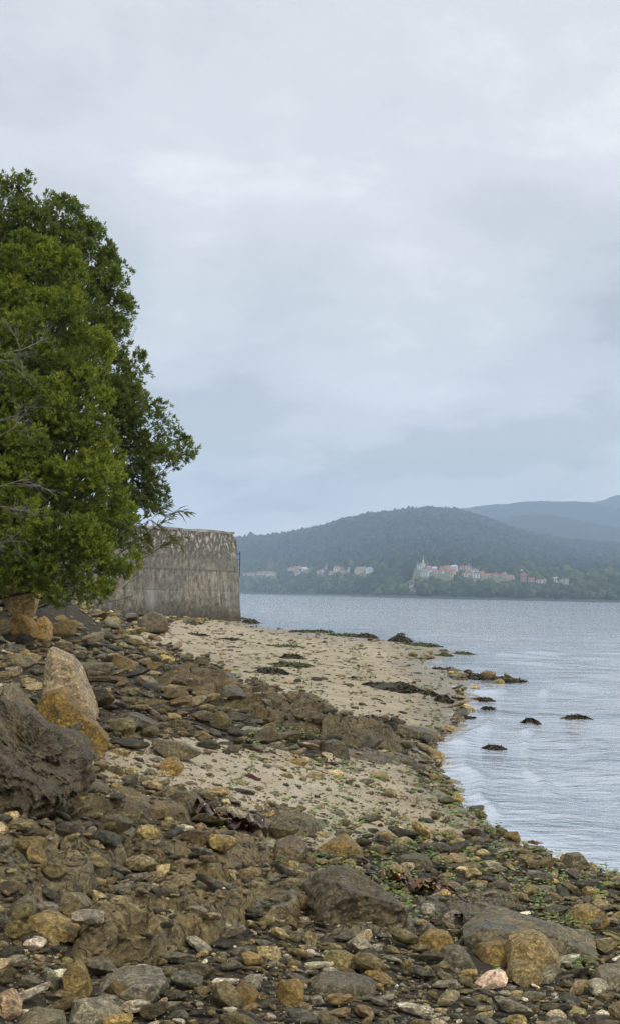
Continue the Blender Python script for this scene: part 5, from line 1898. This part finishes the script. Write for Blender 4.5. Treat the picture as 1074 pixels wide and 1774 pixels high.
def limb(p0, p1, r0, r1, g, n=9, wob=.08):
    t = np.linspace(0, 1, n)[:, None]
    L = np.linalg.norm(p1 - p0)
    w = np.cumsum(g.normal(0, wob * L / n, (n, 3)), 0)
    w *= np.sin(np.pi * t)
    sag = np.zeros((n, 3))
    sag[:, 2] = -.10 * L * np.sin(np.pi * t[:, 0]) * .4
    return p0 + (p1 - p0) * t + w + sag, r0 + (r1 - r0) * t[:, 0]


def build_tree(name, label, lobes, base_px, base_Y, mat, seed, per_m2, trunks, cat='tree', leaf=(.075, .105), inner=.25):
    g = np.random.default_rng(seed)
    V, Fc, T, C, R = foliage(lobes, per_m2, seed, leaf, inner)
    b = at_depth(base_px, 1035, base_Y)[0]
    b[2] = H(b[0], b[1])[0] - .1
    root = obj(name, None, None, tuple(b))
    tag(root, label, cat)
    me = new_mesh('crown', V - b, Fc, M[mat], False)
    vattr(me, 'tone', T)
    obj('crown', me, root)
    pol = []
    top = C.mean(0)
    for k in range(trunks):
        s0 = b + np.array([g.normal(0, .3), g.normal(0, .3), 0])
        s1 = s0 + (top - s0) * g.uniform(.45, .7) + np.array([g.normal(0, .5), g.normal(0, .5), 0])
        pts_, rd = limb(s0, s1, .17, .09, g, 12)
        obj('trunk', new_mesh('trunk', *tubes([(pts_ - b, rd)], 9), M['bark'], True), root)
        for j in range(k, len(C), trunks):
            st = pts_[g.integers(4, 12)]
            lp, lr = limb(st, st + (C[j] - st) * .82, .05, .009, g, 9)
            pol.append((lp - b, lr))
            for q in range(5):
                d = g.normal(size=3)
                d /= np.linalg.norm(d)
                e = C[j] + d * R[j] * g.uniform(.5, .8)
                tp, tr_ = limb(lp[g.integers(4, 9)], e, .010, .003, g, 6)
                pol.append((tp - b, tr_))
    obj('branches', new_mesh('branches', *tubes(pol, 5), M['bark'], True), root)
    print(name, len(Fc))
    return root


back_lobes = [(0, 385, 95, 26), (75, 410, 80, 26), (140, 450, 62, 26), (-90, 420, 120, 26.5), (170, 470, 38, 26), (150, 560, 80, 26), (195, 590, 42, 25.8), (200, 660, 52, 25.8), (170, 720, 80, 25.8), (215, 745, 42, 25.6), (205, 850, 60, 25.6), (215, 930, 42, 25.6), (-60, 560, 140, 27), (60, 560, 120, 27), (-40, 760, 150, 27)]
branch_lobes = [(262, 745, 40, 25.2), (290, 718, 22, 25.2), (300, 780, 32, 25.2), (328, 780, 18, 25.2), (268, 810, 40, 25.2), (262, 862, 32, 25.2), (235, 790, 46, 25.3), (228, 700, 38, 25.3), (240, 890, 38, 25.3), (258, 722, 34, 25.2), (278, 765, 40, 25.1), (245, 840, 46, 25.2), (300, 750, 24, 25.2), (205, 545, 32, 25.8), (190, 500, 30, 25.9), (222, 620, 30, 25.7), (215, 800, 55, 25.4), (112, 392, 52, 25.9), (58, 352, 46, 25.9), (150, 425, 46, 25.8), (175, 520, 50, 25.7), (205, 470, 22, 25.8), (225, 560, 24, 25.7), (236, 640, 26, 25.6)]
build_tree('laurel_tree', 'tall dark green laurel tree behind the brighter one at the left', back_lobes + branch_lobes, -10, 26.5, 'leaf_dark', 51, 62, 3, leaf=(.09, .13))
front_lobes = [(60, 485, 70, 22.5), (120, 500, 52, 22.5), (10, 560, 70, 22), (95, 590, 78, 22), (150, 610, 48, 22.2), (40, 690, 85, 21.6), (130, 700, 62, 21.8), (175, 770, 48, 21.8), (80, 790, 85, 21.2), (0, 800, 85, 21), (150, 850, 65, 21.4), (60, 890, 85, 20.8), (190, 900, 48, 21.4), (130, 940, 65, 21), (200, 960, 40, 21.4), (20, 970, 62, 20.6), (90, 990, 48, 20.8), (160, 990, 42, 21), (40, 1016, 34, 20.7), (100, 1018, 28, 21), (150, 1012, 30, 21), (70, 1000, 40, 21), (-80, 640, 110, 22), (-90, 800, 120, 21.5), (-80, 950, 100, 21)]
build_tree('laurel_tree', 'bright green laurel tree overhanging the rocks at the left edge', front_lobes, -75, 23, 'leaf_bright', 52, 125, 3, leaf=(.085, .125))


# bare shrub at the left edge
def bare_twigs(starts, g, gen=3):
    pol = []

    def grow(p, d, L, r, lv):
        n = 6
        pts_ = [p]
        for k in range(n):
            d = d + g.normal(0, .10, 3)
            d /= np.linalg.norm(d)
            p = p + d * L / n
            pts_.append(p)
        pol.append((np.array(pts_), np.linspace(r, r * .45, n + 1)))
        if lv > 0:
            for q in range(g.integers(3, 6)):
                i = g.integers(2, n + 1)
                nd_ = d + g.normal(0, .42, 3)
                nd_ /= np.linalg.norm(nd_)
                grow(pts_[i], nd_, L * g.uniform(.45, .75), r * .55, lv - 1)
    for p, d, L in starts:
        grow(np.array(p), np.array(d) / np.linalg.norm(d), L, .008, gen)
    return pol


g = np.random.default_rng(9)
b = at_depth(-110, 1030, 19.5)[0]
b[2] = H(b[0], b[1])[0] - .05
root = obj('bare_shrub', None, None, tuple(b))
tag(root, 'leafless grey shrub reaching in front of the bright laurel at the left edge', 'shrub')
stm, sts = [], []
for (px, py, dx, dz) in ((-45, 640, 1, .45), (-35, 620, 1, .15), (-40, 740, 1, .35), (-30, 850, 1, .2), (-35, 870, 1, -.1), (-40, 780, 1, .5), (-30, 950, 1, .3)):
    e = at_depth(px, py, 19.3)[0]
    lp, lr = limb(b, e, .03, .012, g, 10)
    stm.append((lp - b, lr))
    sts.append((e - b, (dx, -.15, dz), g.uniform(.5, .8)))
obj('stem', new_mesh('stem', *tubes(stm, 6), M['twig'], True), root)
obj('twigs', new_mesh('twigs', *tubes(bare_twigs(sts, g), 4), M['twig'], True), root)['kind'] = 'stuff'
# dry heads of a dull shrub at the left edge
V, Fc, T, C, R = foliage([(-15, 600, 34, 19.8), (-25, 655, 34, 19.8), (-10, 560, 22, 19.8)], 60, 77, (.03, .05), .4)
b = at_depth(-60, 1035, 19.9)[0]
b[2] = H(b[0], b[1])[0] - .05
root = obj('dry_shrub', None, None, tuple(b))
tag(root, 'dull yellowish shrub with dry heads at the left edge', 'shrub')
M['leaf_dry'] = leaf_mat('dry_leaf', [(0, (.07, .085, .025)), (.5, (.13, .15, .045)), (1, (.24, .20, .10))], .7)
me = new_mesh('crown', V - b, Fc, M['leaf_dry'])
vattr(me, 'tone', T)
obj('crown', me, root)
obj('stem', new_mesh('stem', *tubes([(limb(b * 0, C[k] - b, .025, .008, g)) for k in range(3)], 6), M['twig'], True), root)


# cane tuft leaning over the wall
def cane(px, py, Y, n, label, seed, L=(.5, 1.0), lean=(1, .15)):
    g = np.random.default_rng(seed)
    b = at_depth(px, py, Y)[0]
    gz = H(b[0], b[1])[0]
    bb = np.array([b[0] - 2.6, b[1] + .6, H(b[0] - 2.6, b[1] + .6)[0]])
    root = obj('cane_plant', None, None, tuple(bb))
    tag(root, label, 'cane')
    stems, V, Fc, T, off = [], [], [], [], 0
    for k in range(n):
        e = b + np.array([g.normal(.1, .25), g.normal(0, .2), g.normal(0, .18)])
        t2 = e + np.array([lean[0], 0, lean[1] + g.normal(0, .25)]) * g.uniform(.4, .7)
        lp = np.concatenate([limb(bb, e, 1, 1, g, 8, .03)[0], limb(e, t2, 1, 1, g, 6, .03)[0][1:]])
        stems.append((lp - bb, np.linspace(.008, .003, len(lp))))
        for q in range(26):
            i = g.integers(6, len(lp))
            d = (lp[-1] - lp[7]) / np.linalg.norm(lp[-1] - lp[7]) + g.normal(0, .38, 3)
            d /= np.linalg.norm(d)
            l = g.uniform(.14, .30)
            s = np.cross(d, g.normal(size=3))
            s /= np.linalg.norm(s)
            w = .012
            p = lp[i] - bb
            V += [p, p + d * l * .4 + s * w, p + d * l - np.array([0, 0, .05]), p + d * l * .4 - s * w]
            Fc.append([off, off + 1, off + 2, off + 3])
            T += [g.uniform(0, 1)] * 4
            off += 4
    obj('stem', new_mesh('stem', *tubes(stems, 5), M['bark'], True), root)['kind'] = 'stuff'
    me = new_mesh('leaves', np.array(V), np.array(Fc), M['leaf_dry'])
    vattr(me, 'tone', np.array(T))
    obj('leaves', me, root)


cane(258, 893, 25, 4, 'cane with narrow leaves pointing right below the dark laurel branch', 3, lean=(.55, .10))
cane(262, 915, 25, 5, 'dry cane sprays hanging over the top of the wall', 4, lean=(.5, .05))
cane(236, 945, 25, 3, 'lowest dry cane spray against the wall face', 5, lean=(.45, .0))
# brush and dry stalks on the bank under the trees
V, Fc, T, C, R = foliage([(110, 1030, 34, 27), (150, 1035, 26, 28), (185, 1020, 22, 30), (30, 1035, 30, 27), (80, 1020, 40, 28)], 45, 78, (.05, .08), .5)
b = at_depth(130, 1045, 28)[0]
b[2] = H(b[0], b[1])[0] - .05
root = obj('bramble_thicket', None, None, tuple(b))
tag(root, 'dark tangled brush on the bank under the laurel trees', 'brush')
me = new_mesh('crown', V - b, Fc, M['leaf_dark'])
vattr(me, 'tone', T * .5)
obj('crown', me, root)
sts = [((C[k % 5] - b) + g.normal(0, .3, 3), (g.normal(.3, .6), -.3, g.uniform(.0, .9)), g.uniform(.5, .9)) for k in range(14)]
obj('twigs', new_mesh('twigs', *tubes(bare_twigs(sts, g, 1), 4), M['bark'], True), root)['kind'] = 'stuff'

# ------------------------------------------------------------------ the damp air
v, f = box_vf(-5200, 5200, -430, 7600, -8, 600)
hz_o = obj('haze', new_mesh('haze', v, f))
m, nt, out = new_mat('damp_air')
vol = nt.nodes.new('ShaderNodeVolumePrincipled')
vol.inputs['Color'].default_value = (0.61, 0.79, 1.0, 1)
vol.inputs['Density'].default_value = 2.2e-4
vol.inputs['Anisotropy'].default_value = 0.0
lk(nt, vol.outputs[0], out.inputs['Volume'])
hz_o.data.materials.append(m)
tag(hz_o, kind='stuff')
